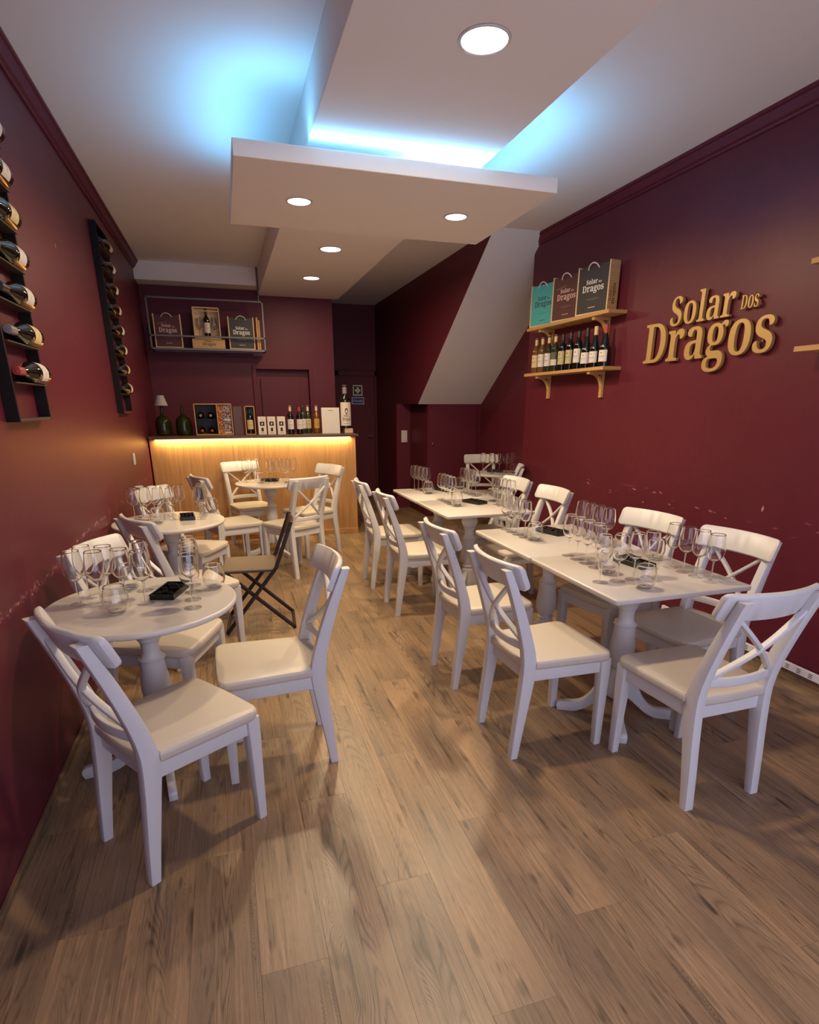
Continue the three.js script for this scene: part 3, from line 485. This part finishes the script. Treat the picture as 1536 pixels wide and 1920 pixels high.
const P = {
  teal: std({ map: lidTexture('rgb(70,176,178)', 'rgb(16,46,56)'), roughness: 0.55 }),
  brown: std({ map: lidTexture('rgb(84,40,42)', 'rgb(226,190,182)', true), roughness: 0.55 }),
  black: std({ map: lidTexture('rgb(52,47,50)', 'rgb(240,234,228)'), roughness: 0.55 }),
  caseSide: std({ map: canvasTexture(160, 512, (g, W, H) => { pineCanvas(g, W, H); g.save(); g.translate(W * 0.68, H * 0.86); g.rotate(-Math.PI / 2); wordmark(g, 0, 0, H * 0.42, 'rgb(58,34,20)'); g.restore(); }), roughness: 0.6 }),
  flat: std({ map: canvasTexture(512, 160, (g, W, H) => { pineCanvas(g, W, H); wordmark(g, W * 0.30, H * 0.68, W * 0.42, 'rgb(40,26,16)'); }), roughness: 0.6 }),
  cork: std({ map: canvasTexture(128, 256, (g, W, H) => { g.fillStyle = 'rgb(96,64,52)'; g.fillRect(0, 0, W, H); for (let i = 0; i < 420; i++) { const k = rnd(), left = rnd() * W; g.fillStyle = left < W * 0.4 ? `rgb(${150 + 80 * k},${90 + 60 * k},${50 + 30 * k})` : `rgb(${120 + 100 * k},${108 + 90 * k},${112 + 80 * k})`; g.beginPath(); g.ellipse(left, rnd() * H, 3 + 5 * rnd(), 2 + 4 * rnd(), rnd() * 3, 0, 7); g.fill(); } g.fillStyle = 'rgb(206,218,236)'; g.fillRect(W * 0.45, H * 0.5, W * 0.55, 9); g.fillStyle = 'rgb(220,196,188)'; g.fillRect(W * 0.45, H * 0.92, W * 0.5, 14); }), roughness: 0.7 }),
  gift: std({ map: canvasTexture(128, 256, (g, W, H) => { g.fillStyle = 'rgb(228,216,200)'; g.fillRect(0, 0, W, H); g.fillStyle = 'rgb(22,18,18)'; g.fillRect(W * 0.22, H * 0.27, W * 0.56, H * 0.24); g.fillStyle = 'rgb(228,216,200)'; g.beginPath(); g.ellipse(W * 0.5, H * 0.39, 10, 18, 0.5, 0, 7); g.fill(); g.fillStyle = 'rgb(22,18,18)'; g.fillRect(W * 0.36, H * 0.62, W * 0.28, H * 0.2); for (let i = 0; i < 3; i++) g.fillRect(W * 0.3, H * (0.86 + i * 0.035), W * 0.4, 2); g.fillStyle = 'rgb(120,108,100)'; g.fillRect(W * 0.38, H * 0.14, W * 0.24, 4); }), roughness: 0.5 }),
  cross: std({ map: canvasTexture(256, 256, (g, W, H) => { g.fillStyle = 'rgb(226,220,214)'; g.fillRect(0, 0, W, H); g.fillStyle = 'rgb(24,22,22)'; g.fillRect(26, 26, W - 52, H - 52); g.fillStyle = 'rgb(226,220,214)'; g.fillRect(W / 2 - 28, 54, 56, 148); g.fillRect(54, H / 2 - 28, 148, 56); g.fillStyle = 'rgb(120,116,114)'; g.beginPath(); g.arc(W / 2, H / 2, 15, 0, 7); g.fill(); }), roughness: 0.5 }),
  blue: std({ map: canvasTexture(384, 200, (g, W, H) => { g.fillStyle = 'rgb(226,222,228)'; g.fillRect(0, 0, W, H); g.fillStyle = 'rgb(40,48,120)'; g.fillRect(18, 18, W - 36, H - 36); g.fillStyle = 'rgb(200,206,236)'; g.font = 'bold 84px sans-serif'; g.textAlign = 'center'; g.textBaseline = 'middle'; g.fillText('Privado', W / 2, H / 2 + 4); }), roughness: 0.5 }),
};
const labelTexture = (paper, ink, big) => canvasTexture(192, 192, (g, W, H) => {
  g.fillStyle = paper; g.fillRect(0, 0, W, H); g.fillStyle = ink;
  if (big) { g.beginPath(); g.arc(W * 0.5, H * 0.36, 22, 0, 7); g.fill(); g.fillStyle = paper; g.beginPath(); g.arc(W * 0.5, H * 0.38, 13, 0, 7); g.fill(); g.fillStyle = ink; g.fillRect(W * 0.45, H * 0.47, 18, 10); wordmark(g, W * 0.18, H * 0.78, W * 0.64, ink); g.fillRect(W * 0.3, H * 0.9, W * 0.4, 3); }
  else { g.fillRect(W * 0.44, H * 0.2, W * 0.12, H * 0.09); for (const [y, w, h] of [[0.52, 0.5, 7], [0.62, 0.34, 3], [0.72, 0.4, 3], [0.88, 0.5, 2]]) g.fillRect(W * (0.5 - w / 2), H * y, W * w, h); }
});
const L = {
  white: std({ map: labelTexture('rgb(226,218,212)', 'rgb(110,98,96)'), roughness: 0.6 }),
  cream: std({ map: labelTexture('rgb(222,200,150)', 'rgb(110,84,54)'), roughness: 0.6 }),
  straw: std({ map: labelTexture('rgb(196,182,138)', 'rgb(96,80,50)'), roughness: 0.6 }),
  big: std({ map: labelTexture('rgb(226,214,198)', 'rgb(60,44,40)', true), roughness: 0.6 }),
  amber: std({ map: labelTexture('rgb(206,158,78)', 'rgb(90,50,20)'), roughness: 0.6 }),
  olive: std({ color: lin(0.12, 0.11, 0.07), roughness: 0.6 }),
};
// ---------------------------------------------------------------- bottles
const BOTTLE = {
  straight: { body: [[0.0001, 0.004], [0.02, 0.002], [0.034, 0.0], [0.0372, 0.004], [0.0372, 0.185], [0.0355, 0.202], [0.028, 0.220], [0.018, 0.234], [0.0145, 0.248], [0.0142, 0.30], [0.016, 0.301], [0.016, 0.31], [0.0001, 0.31]], r: 0.0372, cap: [0.252, 0.313, 0.0152], label: [0.055, 0.165] },
  sloping: { body: [[0.0001, 0.004], [0.022, 0.002], [0.038, 0.0], [0.0412, 0.004], [0.0412, 0.135], [0.039, 0.155], [0.031, 0.185], [0.021, 0.220], [0.0155, 0.245], [0.0145, 0.30], [0.016, 0.301], [0.016, 0.31], [0.0001, 0.31]], r: 0.0412, cap: [0.248, 0.313, 0.0165], label: [0.04, 0.125] },
};
for (const b of Object.values(BOTTLE)) {
  b.bodyG = lathe(smoothLine(b.body.slice(4, -4), 26).length ? [...b.body.slice(0, 4), ...smoothLine(b.body.slice(4, -4), 26), ...b.body.slice(-4)] : b.body, 28);
  const [c0, c1, cr] = b.cap; b.capG = lathe([[cr, c0], [cr, c1 - 0.002], [cr - 0.002, c1], [0.0001, c1]], 20);
  const [l0, l1] = b.label; b.labelG = new THREE.CylinderGeometry(b.r + 0.0006, b.r + 0.0006, l1 - l0, 18, 1, true, -1.15, 2.3).translate(0, (l0 + l1) / 2, 0);
  b.lowG = new THREE.CylinderGeometry(b.r + 0.0008, b.r + 0.0008, 0.05, 18, 1, true, -1.15, 2.3).translate(0, l0 + 0.025, 0);
}
const bottleProtos = new Map();
function bottle(style, glass, cap, label, text, pos, turn, group) {
  const key = [style, glass.uuid, cap.uuid, label.uuid].join();
  if (!bottleProtos.has(key)) {
    const b = BOTTLE[style], t = thing('wine_bottle', text, 'bottle', pos, turn, group);
    part(t, 'glass_body', b.bodyG, glass); part(t, 'capsule', b.capG, cap); part(t, 'label', b.labelG, label);
    if (label === L.olive) part(t, 'lower_label', b.lowG, L.white);
    bottleProtos.set(key, t); return t;
  }
  return copyOf(bottleProtos.get(key), text, pos, turn, group);
}
// ---------------------------------------------------------------- bottle racks on the wall
function rack(z0, z1, label) {
  const t = thing('wine_rack', label, 'wine rack'), X0 = XL + 0.0005, X1 = XL + 0.047, Y0 = 1.445, N = 9, PITCH = 0.149, Y1 = Y0 + N * PITCH;
  part(t, 'side_board', rspan(X0, X1, Y0, Y1, z0, z0 - 0.014, 0.002), M.rack); part(t, 'side_board', rspan(X0, X1, Y0, Y1, z1 + 0.014, z1, 0.002), M.rack);
  part(t, 'top_board', rspan(X0, X1, Y1 - 0.012, Y1, z0 - 0.014, z1 + 0.014, 0.002), M.rack); part(t, 'bottom_board', rspan(X0, X1, Y0, Y0 + 0.012, z0 - 0.014, z1 + 0.014, 0.002), M.rackEdge);
  for (let k = 1; k < N; k++) part(t, 'ledge', rspan(X0, X1 + 0.012, Y0 + k * PITCH - 0.005, Y0 + k * PITCH, z0 - 0.014, z1 + 0.014, 0.0015), M.rackEdge);
  return { Y0, PITCH };
}
function rackBottles(z0, nearBar) {
  const spot = nearBar ? 'in the wall rack nearer the bar' : 'in the wall rack farther from the bar';
  for (let k = 1; k <= 8; k++) {
    const cap = k === 1 && !nearBar ? M.capsuleRed : k === 2 && !nearBar ? M.capsuleGrey : M.capsuleDark;
    const text = k === 1 && !nearBar ? 'dark bottle with red capsule lying lowest ' + spot : k === 2 && !nearBar ? 'dark bottle with grey capsule lying ' + spot : 'dark pale-labelled bottle lying ' + ORD[k - 1] + ' from below ' + spot;
    const b = bottle('sloping', M.bottleBlack, cap, k % 3 === 2 ? L.cream : L.white, text, [XL + 0.047, 1.445 + k * 0.149 + 0.0412 * 1.06, z0 - 0.41], 0, 'bottles ' + spot);
    b.rotation.set(Math.PI / 2, 1.95, 0); b.scale.setScalar(1.06);
  }
}
rack(-2.69, -3.145, 'tall black wall rack of horizontal bottles above the round table farthest from the bar'); rackBottles(-2.69, false);
rack(-5.31, -5.78, 'tall black wall rack of horizontal bottles on the wall stretch nearer the bar'); rackBottles(-5.31, true);

// ---------------------------------------------------------------- wooden wall shelves
function wallShelf(top, z0, z1, label) {
  const t = thing('wall_shelf', label, 'shelf'), X0 = 2.862;
  part(t, 'board', rspan(X0, XR, top - 0.026, top, z0, z1, 0.002), M.pine);
  for (const z of [z0 + (z1 - z0) * 0.17, z0 + (z1 - z0) * 0.83]) {
    const w = 0.018, arc = [...Array(9).keys()].map((i) => { const a = i / 8 * Math.PI / 2; return V(XR - 0.016 - 0.115 * (1 - Math.cos(a)) , top - 0.165 + 0.125 * Math.sin(a) + 0.0, z); });
    const k = part(t, 'bracket', merge([rspan(XR - 0.024, XR, top - 0.23, top - 0.026, z - w, z + w, 0.003), rspan(X0 + 0.015, XR - 0.02, top - 0.05, top - 0.026, z - w, z + w, 0.003)]), M.pine); part(k, 'curved_strut', bar(arc, 0.03, 0.02, AZ, 0.003), M.pine);
  }
}
wallShelf(2.197, -5.44, -4.15, 'pale pine shelf holding three printed wooden wine cases');
wallShelf(1.795, -5.44, -4.15, 'pale pine shelf holding a row of upright wine bottles');
wallShelf(2.197, -2.5, -1.2, 'pale pine shelf above the lone bottle on the wall past the gold lettering');
wallShelf(1.795, -2.5, -1.2, 'pale pine shelf carrying a lone bottle past the gold lettering');
const onShelf = 'on the pine shelf below the printed cases';
[['straight', M.bottleAmber, M.capsuleCream, L.cream, 'amber bottle with cream label'], ['straight', M.bottleAmber, M.capsuleCream, L.white, 'amber bottle with white label'], ['straight', M.bottleGreen, M.capsuleCream, L.white, 'green bottle with white label'], ['straight', M.bottleGreen, M.capsuleCream, L.olive, 'green bottle with two-part label'],
  ['straight', M.bottleBlack, M.capsuleDark, L.straw, null], ['straight', M.bottleBlack, M.capsuleDark, L.straw, null], ['straight', M.bottleBlack, M.capsuleDark, L.white, 'straight black bottle with white label'], ['sloping', M.bottleBlack, M.capsuleDark, L.white, 'slope-shouldered black bottle with dark capsule'], ['sloping', M.bottleBlack, M.capsuleCream, L.white, 'slope-shouldered black bottle with cream capsule'], ['sloping', M.bottleBlack, M.capsuleRed, L.white, 'slope-shouldered black bottle with red capsule']].forEach(([s, g, c, l, text], i) => {
  const z = [-5.375, -5.26, -5.14, -5.025, -4.90, -4.775, -4.65, -4.525, -4.405, -4.27][i];
  bottle(s, g, c, l, (text ?? 'straw-labelled black bottle next to the ' + (i === 4 ? 'two-label' : 'white-label') + ' one') + ' ' + onShelf, [2.945, 1.795, z], -Math.PI / 2 + 0.35, text ? undefined : 'straw-label bottles on the pine shelf');
});
bottle('straight', M.bottleBlack, M.capsuleDark, L.white, 'lone dark wine bottle on the pine shelf past the gold lettering', [2.945, 1.795, -2.36], -Math.PI / 2 + 0.4);

// ---------------------------------------------------------------- printed wooden wine cases
function wineCase(lid, w, h, d, label, pos, turn, side) {
  const t = thing('wine_case', label, 'wine case', pos, turn), e = 0.012;
  const box = part(t, 'box', merge([rspan(-w / 2, -w / 2 + e, 0, h, -d, 0, 0.0015), rspan(w / 2 - e, w / 2, 0, h, -d, 0, 0.0015), rspan(-w / 2 + e, w / 2 - e, 0, e, -d, 0, 0.0015), rspan(-w / 2 + e, w / 2 - e, h - 0.03, h - 0.022, -d, -0.012, 0.0015), rspan(-w / 2 + e, w / 2 - e, e, h - 0.022, -d, -d + 0.006, 0.0015)]), M.palePine);
  const lidG = new THREE.BoxGeometry(w - 2 * e, h - e - 0.012, 0.006); part(t, 'printed_lid', lidG.translate(0, e + (h - e - 0.012) / 2, -0.008), lid);
  if (side) part(box, 'stamped_side', new THREE.PlaneGeometry(d - 0.004, h - 0.004).rotateY(Math.PI / 2).translate(w / 2 + 0.0008, h / 2, -d / 2), P.caseSide);
  const arc = new THREE.TubeGeometry(new THREE.CatmullRomCurve3([V(-0.06, h - 0.035, 0.0), V(-0.04, h - 0.008, 0.010), V(0, h + 0.006, 0.014), V(0.04, h - 0.008, 0.010), V(0.06, h - 0.035, 0.0)]), 20, 0.005, 8); part(box, 'rope_handle', arc, M.rope, 'pale rope handle');
}
wineCase(P.black, 0.36, 0.355, 0.10, 'black printed wooden wine case with stamped pine side on the pine shelf', [2.885, 2.1975, -4.43], -Math.PI / 2 + 0.15, true);
wineCase(P.brown, 0.36, 0.355, 0.10, 'brown printed wooden wine case between the teal and black ones on the pine shelf', [2.885, 2.1975, -4.82], -Math.PI / 2 + 0.15);
wineCase(P.teal, 0.36, 0.355, 0.10, 'teal printed wooden wine case on the pine shelf', [2.885, 2.1975, -5.21], -Math.PI / 2 + 0.15);

// ---------------------------------------------------------------- gold lettering
{
  const font = await new FontLoader().loadAsync('fonts/droid/droid_serif_bold.typeface.json'), res = font.data.resolution;
  const t = thing('wall_lettering', 'gold three-dimensional letters reading Solar Dos Dragos on the burgundy wall', 'sign', [XR - 0.012, 0, 0], -Math.PI / 2);
  function word(text, z0, z1, base, cap) {                         // from z0 to z1 along the wall
    const adv = [...text].map((c) => font.data.glyphs[c].ha / res), total = adv.reduce((a, b) => a + b, 0), size = cap / 0.72, sx = (z1 - z0) / (total * size); let x = 0;
    [...text].forEach((c, i) => {
      const g = new TextGeometry(c, { font, size, depth: 0.02, curveSegments: 6, bevelEnabled: true, bevelThickness: 0.0015, bevelSize: 0.0008, bevelOffset: -0.0016, bevelSegments: 2 });
      g.scale(sx, 1, 1); const m = part(t, 'letter', g, M.gold); m.position.set(z0 + x * size * sx, base, 0); x += adv[i];
    });
  }
  word('Dragos', -3.865, -2.755, 1.795, 0.188); word('Solar', -3.63, -3.075, 2.018, 0.130); word('D', -3.035, -2.985, 2.045, 0.055); word('os', -2.985, -2.905, 2.045, 0.066);
  part(t, 'stand_off', merge([[-3.8, 1.9], [-3.35, 1.86], [-2.85, 1.86], [-3.55, 2.06], [-3.15, 2.06], [-2.99, 2.07]].map(([x, y]) => span(x - 0.006, x + 0.006, y - 0.006, y + 0.006, -0.012, 0.001))), M.steel);
}

// ---------------------------------------------------------------- hanging shelf and what stands in it
{
  const X0 = -0.715, X1 = 0.56, Y0 = 2.125, Y1 = 2.66, Z0 = -7.75, Z1 = -8.02, r = 0.009;
  const t = thing('hanging_shelf', 'grey metal frame shelf hung above the bar, holding wine cases', 'shelf');
  const b = (a, c) => { const lo = [Math.min(a[0], c[0]) - r, Math.min(a[1], c[1]) - r, Math.min(a[2], c[2]) - r], hi = [Math.max(a[0], c[0]) + r, Math.max(a[1], c[1]) + r, Math.max(a[2], c[2]) + r]; return rspan(lo[0], hi[0], lo[1], hi[1], lo[2], hi[2], 0.002, 1); };
  for (const [y, z] of [[Y0, Z0], [Y0, Z1], [Y1, Z0]]) part(t, 'rail', b([X0, y, z], [X1, y, z]), M.steel);
  part(t, 'guard_rail', b([X0, 2.265, Z0], [X1, 2.265, Z0]), M.steel);
  for (const x of [X0, X1]) part(t, 'upright', b([x, Y0, Z0], [x, Y1, Z0]), M.steel);
  for (const x of [X0, X1]) part(t, 'end_rail', b([x, Y0, Z0], [x, Y0, Z1]), M.steel);
  part(t, 'shelf_board', rspan(X0, X1, Y0 + 0.005, Y0 + 0.015, Z0 - 0.005, Z1 + 0.005, 0.002), M.steel);
  part(t, 'hanger', rod(V(0.525, Y1, -7.78), V(0.525, CEIL, -7.78), 0.009), M.steel); part(t, 'wall_bracket', rspan(X0 - 0.008, X0 + 0.008, Y0 - 0.01, Y0 + 0.006, Z1, ZB, 0.002), M.steel);
  wineCase(P.brown, 0.30, 0.36, 0.10, 'brown printed wooden wine case in the hanging shelf above the bar', [-0.525, 2.1405, -7.80], 0.0);
  wineCase(P.black, 0.30, 0.36, 0.10, 'black printed wooden wine case in the hanging shelf above the bar', [0.30, 2.1405, -7.80], 0.05);
  { const c = thing('wine_case', 'bare pine wine case edge-on beside the black case in the hanging shelf', 'wine case', [0.505, 2.1405, -7.80], 0); part(c, 'box', rspan(-0.03, -0.008, 0, 0.36, -0.14, 0, 0.002), M.pine); part(c, 'lid_edge', rspan(-0.006, 0.012, 0, 0.33, -0.14, 0.006, 0.002), M.pine); }
  { const c = thing('wine_case', 'flat pine wine case lying under the open display case in the hanging shelf', 'wine case', [-0.085, 2.1405, -7.79], 0); part(c, 'box', rspan(-0.185, 0.185, 0, 0.106, -0.18, 0, 0.002), M.pine); part(c, 'printed_front', new THREE.PlaneGeometry(0.368, 0.104).translate(0, 0.053, 0.001), P.flat); }
  {
    const c = thing('display_case', 'open pine display case with bottle and two glasses in the hanging shelf', 'display case', [-0.088, 2.2475, -7.80], 0.08), w = 0.30, h = 0.34, d = 0.11;
    part(c, 'box', merge([rspan(-w / 2, -w / 2 + 0.012, 0, h, -d, 0, 0.002), rspan(w / 2 - 0.012, w / 2, 0, h, -d, 0, 0.002), rspan(-w / 2, w / 2, 0, 0.012, -d, 0, 0.002), rspan(-w / 2, w / 2, h - 0.012, h, -d, 0, 0.002), rspan(-w / 2, w / 2, h - 0.045, h - 0.035, -0.02, 0, 0.002), rspan(-w / 2, w / 2, 0, h, -d, -d + 0.006, 0.002)]), M.palePine);
    const cc = [-0.088, 2.2475 + 0.0125, -7.80];
    bottle('straight', M.bottleBlack, M.capsuleDark, L.white, 'dark wine bottle standing in the open display case of the hanging shelf', [cc[0] + 0.0, cc[1], cc[2] - 0.055], 0);
    for (const s of [-1, 1]) { const g = copyOf(glassProto, s < 0 ? 'wine glass in the open display case, on the brown case side' : 'wine glass in the open display case, on the black case side', [cc[0] + s * 0.085, cc[1], cc[2] - 0.055], 0); }
  }
}

// ---------------------------------------------------------------- on the bar
const BT = 1.1855;
const demijohnG = lathe(smoothLine([[0.03, 0.004], [0.075, 0.006], [0.084, 0.03], [0.086, 0.09], [0.082, 0.15], [0.06, 0.19], [0.026, 0.213], [0.017, 0.235], [0.0155, 0.29], [0.018, 0.30]], 34), 36);
{
  const t = thing('demijohn_lamp', 'green glass demijohn lamp with grey fabric shade on the bar', 'lamp', [-0.645, BT, -7.12]);
  part(t, 'glass_body', demijohnG, M.demijohn); part(t, 'base_disc', new THREE.CylinderGeometry(0.06, 0.06, 0.004, 24).translate(0, 0.004, 0), M.bottleGreen); part(t, 'lamp_holder', new THREE.CylinderGeometry(0.014, 0.016, 0.06, 14).translate(0, 0.32, 0), M.darkMetal);
  part(t, 'lamp_shade', lathe([[0.07, 0.315], [0.036, 0.42]], 32), M.shade, 'grey conical shade');
  const u = thing('demijohn', 'green glass demijohn without shade on the bar', 'bottle', [-0.435, BT, -7.1]);
  part(u, 'glass_body', demijohnG, M.demijohn); part(u, 'base_disc', new THREE.CylinderGeometry(0.06, 0.06, 0.004, 24).translate(0, 0.004, 0), M.bottleGreen); part(u, 'stopper', new THREE.CylinderGeometry(0.013, 0.013, 0.035, 14).translate(0, 0.312, 0), M.darkMetal);
}
{
  const w = 0.40, h = 0.335, d = 0.36, t = thing('display_crate', 'pine-edged crate with dark bottles and a patterned panel on the bar', 'crate', [-0.11, BT, -7.03], 0.03), e = 0.01;
  part(t, 'frame', merge([rspan(-w / 2, -w / 2 + e, 0, h, -d, 0, 0.002), rspan(w / 2 - e, w / 2, 0, h, -d, 0, 0.002), rspan(-w / 2, w / 2, h - e, h, -d, 0, 0.002), rspan(-w / 2, w / 2, 0, e, -d, 0, 0.002)]), M.pine);
  part(t, 'back_board', rspan(-w / 2 + e, w / 2 - e, e, h - e, -d, -d + 0.008, 0.002), M.darkMetal);
  part(t, 'divider', rspan(0.036, 0.046, e, h - e, -d + 0.01, -0.004, 0.002), M.pine);
  part(t, 'patterned_panel', span(0.047, w / 2 - e - 0.001, e, h - e, -0.03, -0.022), P.cork, 'mosaic of cork and shell coloured chips');
  part(t, 'inner_shelf', rspan(-w / 2 + e, 0.036, 0.165, 0.172, -d + 0.01, -0.03, 0.002), M.darkMetal);
  for (const [cap, y, word] of [[M.capsuleRed, 0.0102, 'red'], [M.capsuleGrey, 0.1722, 'grey']]) for (const x of [-0.135, -0.03]) {
    const b = bottle('straight', M.bottleBlack, cap, L.white, 'dark bottle lying with its ' + word + ' capsule out of the bar crate, nearer the ' + (x < -0.1 ? 'demijohns' : 'patterned panel'), [-0.11 + x, BT + y + 0.0374, -7.375], 0, word + ' capsule bottles in the bar crate'); b.rotation.set(Math.PI / 2, 2.4, 0);
  }
}
{
  const t = thing('dark_wine_box', 'dark brown wooden wine box upright on the bar beside the crate', 'box', [0.15, BT, -7.05]);
  part(t, 'box', rspan(-0.05, 0.05, 0, 0.305, -0.10, 0, 0.003), M.counter); part(t, 'hinge', rspan(0.03, 0.04, 0.12, 0.2, 0, 0.003, 0.001), M.rackEdge);
  const f = thing('framed_bottle_box', 'pine framed open box holding one dark bottle on the bar', 'box', [0.28, BT, -7.02]), w = 0.112, h = 0.31, d = 0.1;
  part(f, 'frame', merge([rspan(-w / 2, -w / 2 + 0.01, 0, h, -d, 0, 0.002), rspan(w / 2 - 0.01, w / 2, 0, h, -d, 0, 0.002), rspan(-w / 2, w / 2, h - 0.01, h, -d, 0, 0.002), rspan(-w / 2, w / 2, 0, 0.008, -d, 0, 0.002)]), M.pine);
  part(f, 'back_board', rspan(-w / 2 + 0.01, w / 2 - 0.01, 0.008, h - 0.01, -d, -d + 0.006, 0.002), M.darkMetal);
  const b = bottle('straight', M.bottleBlack, M.capsuleDark, L.cream, 'dark bottle with cream label inside the pine framed box on the bar', [0.28, BT + 0.0085, -7.07], 0); b.scale.set(0.95, 0.92, 0.95);
}
for (const [i, x] of [0.41, 0.515, 0.625].entries()) { const t = thing('gift_box', ORD[i] + ' white gift box with black picture from the pine framed box on the bar', 'box', [x, BT, -7.02], 0, 'white gift boxes on the bar'); part(t, 'carton', rspan(-0.045, 0.045, 0, 0.195, -0.09, 0, 0.002), M.plastic); part(t, 'printed_front', new THREE.PlaneGeometry(0.089, 0.193).translate(0, 0.0975, 0.0006), P.gift); }
bottle('straight', M.bottleBlack, M.capsuleCream, L.white, 'dark bottle with cream capsule beside the white gift boxes on the bar', [0.735, BT, -7.06], 0);
bottle('straight', M.bottleBlack, M.capsuleRed, L.white, 'dark bottle with red capsule in the bottle group on the bar', [0.838, BT, -7.06], 0);
bottle('straight', M.bottleGreen, M.capsuleDark, L.white, 'green bottle with dark capsule half hidden in the bottle group on the bar', [0.90, BT, -7.22], 0);
bottle('straight', M.bottleGreen, M.capsuleWhite, L.straw, 'green bottle with white capsule in the bottle group on the bar', [0.965, BT, -7.26], 0);
bottle('straight', M.bottleAmber, M.capsuleWhite, L.amber, 'amber bottle with golden label in the bottle group on the bar', [1.068, BT, -7.26], 0);
{
  const t = thing('menu_board', 'plain pale grey board standing on the bar', 'board', [1.206, BT, -7.05]); const g = rspan(-0.107, 0.107, 0, 0.292, -0.012, 0, 0.003); g.rotateX(-0.06);
  part(t, 'panel', g, M.plastic); part(t, 'logo', rspan(-0.03, 0.03, 0.258, 0.262, -0.018, -0.0145, 0.0005, 1), M.slot); part(t, 'prop', rod(V(0, 0.2, -0.025), V(0, 0.002, -0.10), 0.005), M.plastic);
  const s = thing('pink_block', 'small pinkish block under the magnum bottle on the bar', 'block', [1.415, BT, -7.05]); part(s, 'block', rspan(-0.05, 0.05, 0, 0.055, -0.12, 0.02, 0.004), std({ color: lin(0.58, 0.36, 0.32), roughness: 0.6 })); part(s, 'label_strip', rspan(-0.049, 0.049, 0.015, 0.03, 0.0205, 0.021, 0.0002, 1), M.capsuleCream);
  const m = bottle('straight', M.bottleBlack, M.capsuleGrey, L.big, 'very large dark bottle with big pale label at the corridor end of the bar', [1.392, BT + 0.0555, -7.1], 0); m.scale.set(1.8, 1.55, 1.8); m.children[2].scale.set(1, 1.55, 1); m.children[2].position.y = -0.085 + 0.02;
}
// ---------------------------------------------------------------- small fittings
{
  const c = thing('wall_sign', 'square black sign with a white cross on the corridor door', 'sign', [2.172, 1.735, -9.955]); part(c, 'plate', rspan(-0.08, 0.08, -0.082, 0.082, 0, 0.004, 0.001), M.plastic); part(c, 'print', new THREE.PlaneGeometry(0.158, 0.162).translate(0, 0, 0.0045), P.cross);
  const b = thing('wall_sign', 'small blue sign with white border on the corridor door', 'sign', [2.172, 1.571, -9.955]); part(b, 'plate', rspan(-0.104, 0.104, -0.055, 0.055, 0, 0.004, 0.001), M.plastic); part(b, 'print', new THREE.PlaneGeometry(0.206, 0.108).translate(0, 0, 0.0045), P.blue);
  const s = thing('light_switch', 'white double light switch on the burgundy wall under the stair', 'switch', [2.545, 1.063, -8.5]); const plate = part(s, 'plate', rspan(-0.045, 0.045, -0.085, 0.085, 0, 0.01, 0.003), M.plastic); for (const y of [-0.04, 0.04]) part(plate, 'rocker', rspan(-0.028, 0.028, y - 0.032, y + 0.032, 0.01, 0.014, 0.002), M.plastic);
  const w = thing('wall_socket', 'small white socket plate on the rack wall near the bar', 'socket', [XL, 1.05, -5.76], Math.PI / 2); part(part(w, 'plate', rspan(-0.04, 0.04, -0.05, 0.05, 0, 0.01, 0.003), M.plastic), 'insert', rspan(-0.025, 0.025, -0.025, 0.025, 0.01, 0.013, 0.002), M.plastic);
  const v = thing('perforated_strip', 'white perforated strip along the foot of the lettered wall', 'strip', [XR - 0.014, 0.05, 0]);
  part(v, 'profile', rspan(-0.02, 0, 0.0, 0.042, -3.3, 0.3, 0.002), M.strip);
  const slotG = merge([0.010, 0.020, 0.030].map((y) => span(-0.0208, -0.0195, y, y + 0.004, -0.012, 0.012)));
  for (let z = -3.25; z < 0.28; z += 0.072) part(v, 'slot', slotG, M.slot).position.z = z;
}
scene.traverse((o) => { if (o.isRectAreaLight) o.castShadow = true; });
renderer.render(scene, camera);
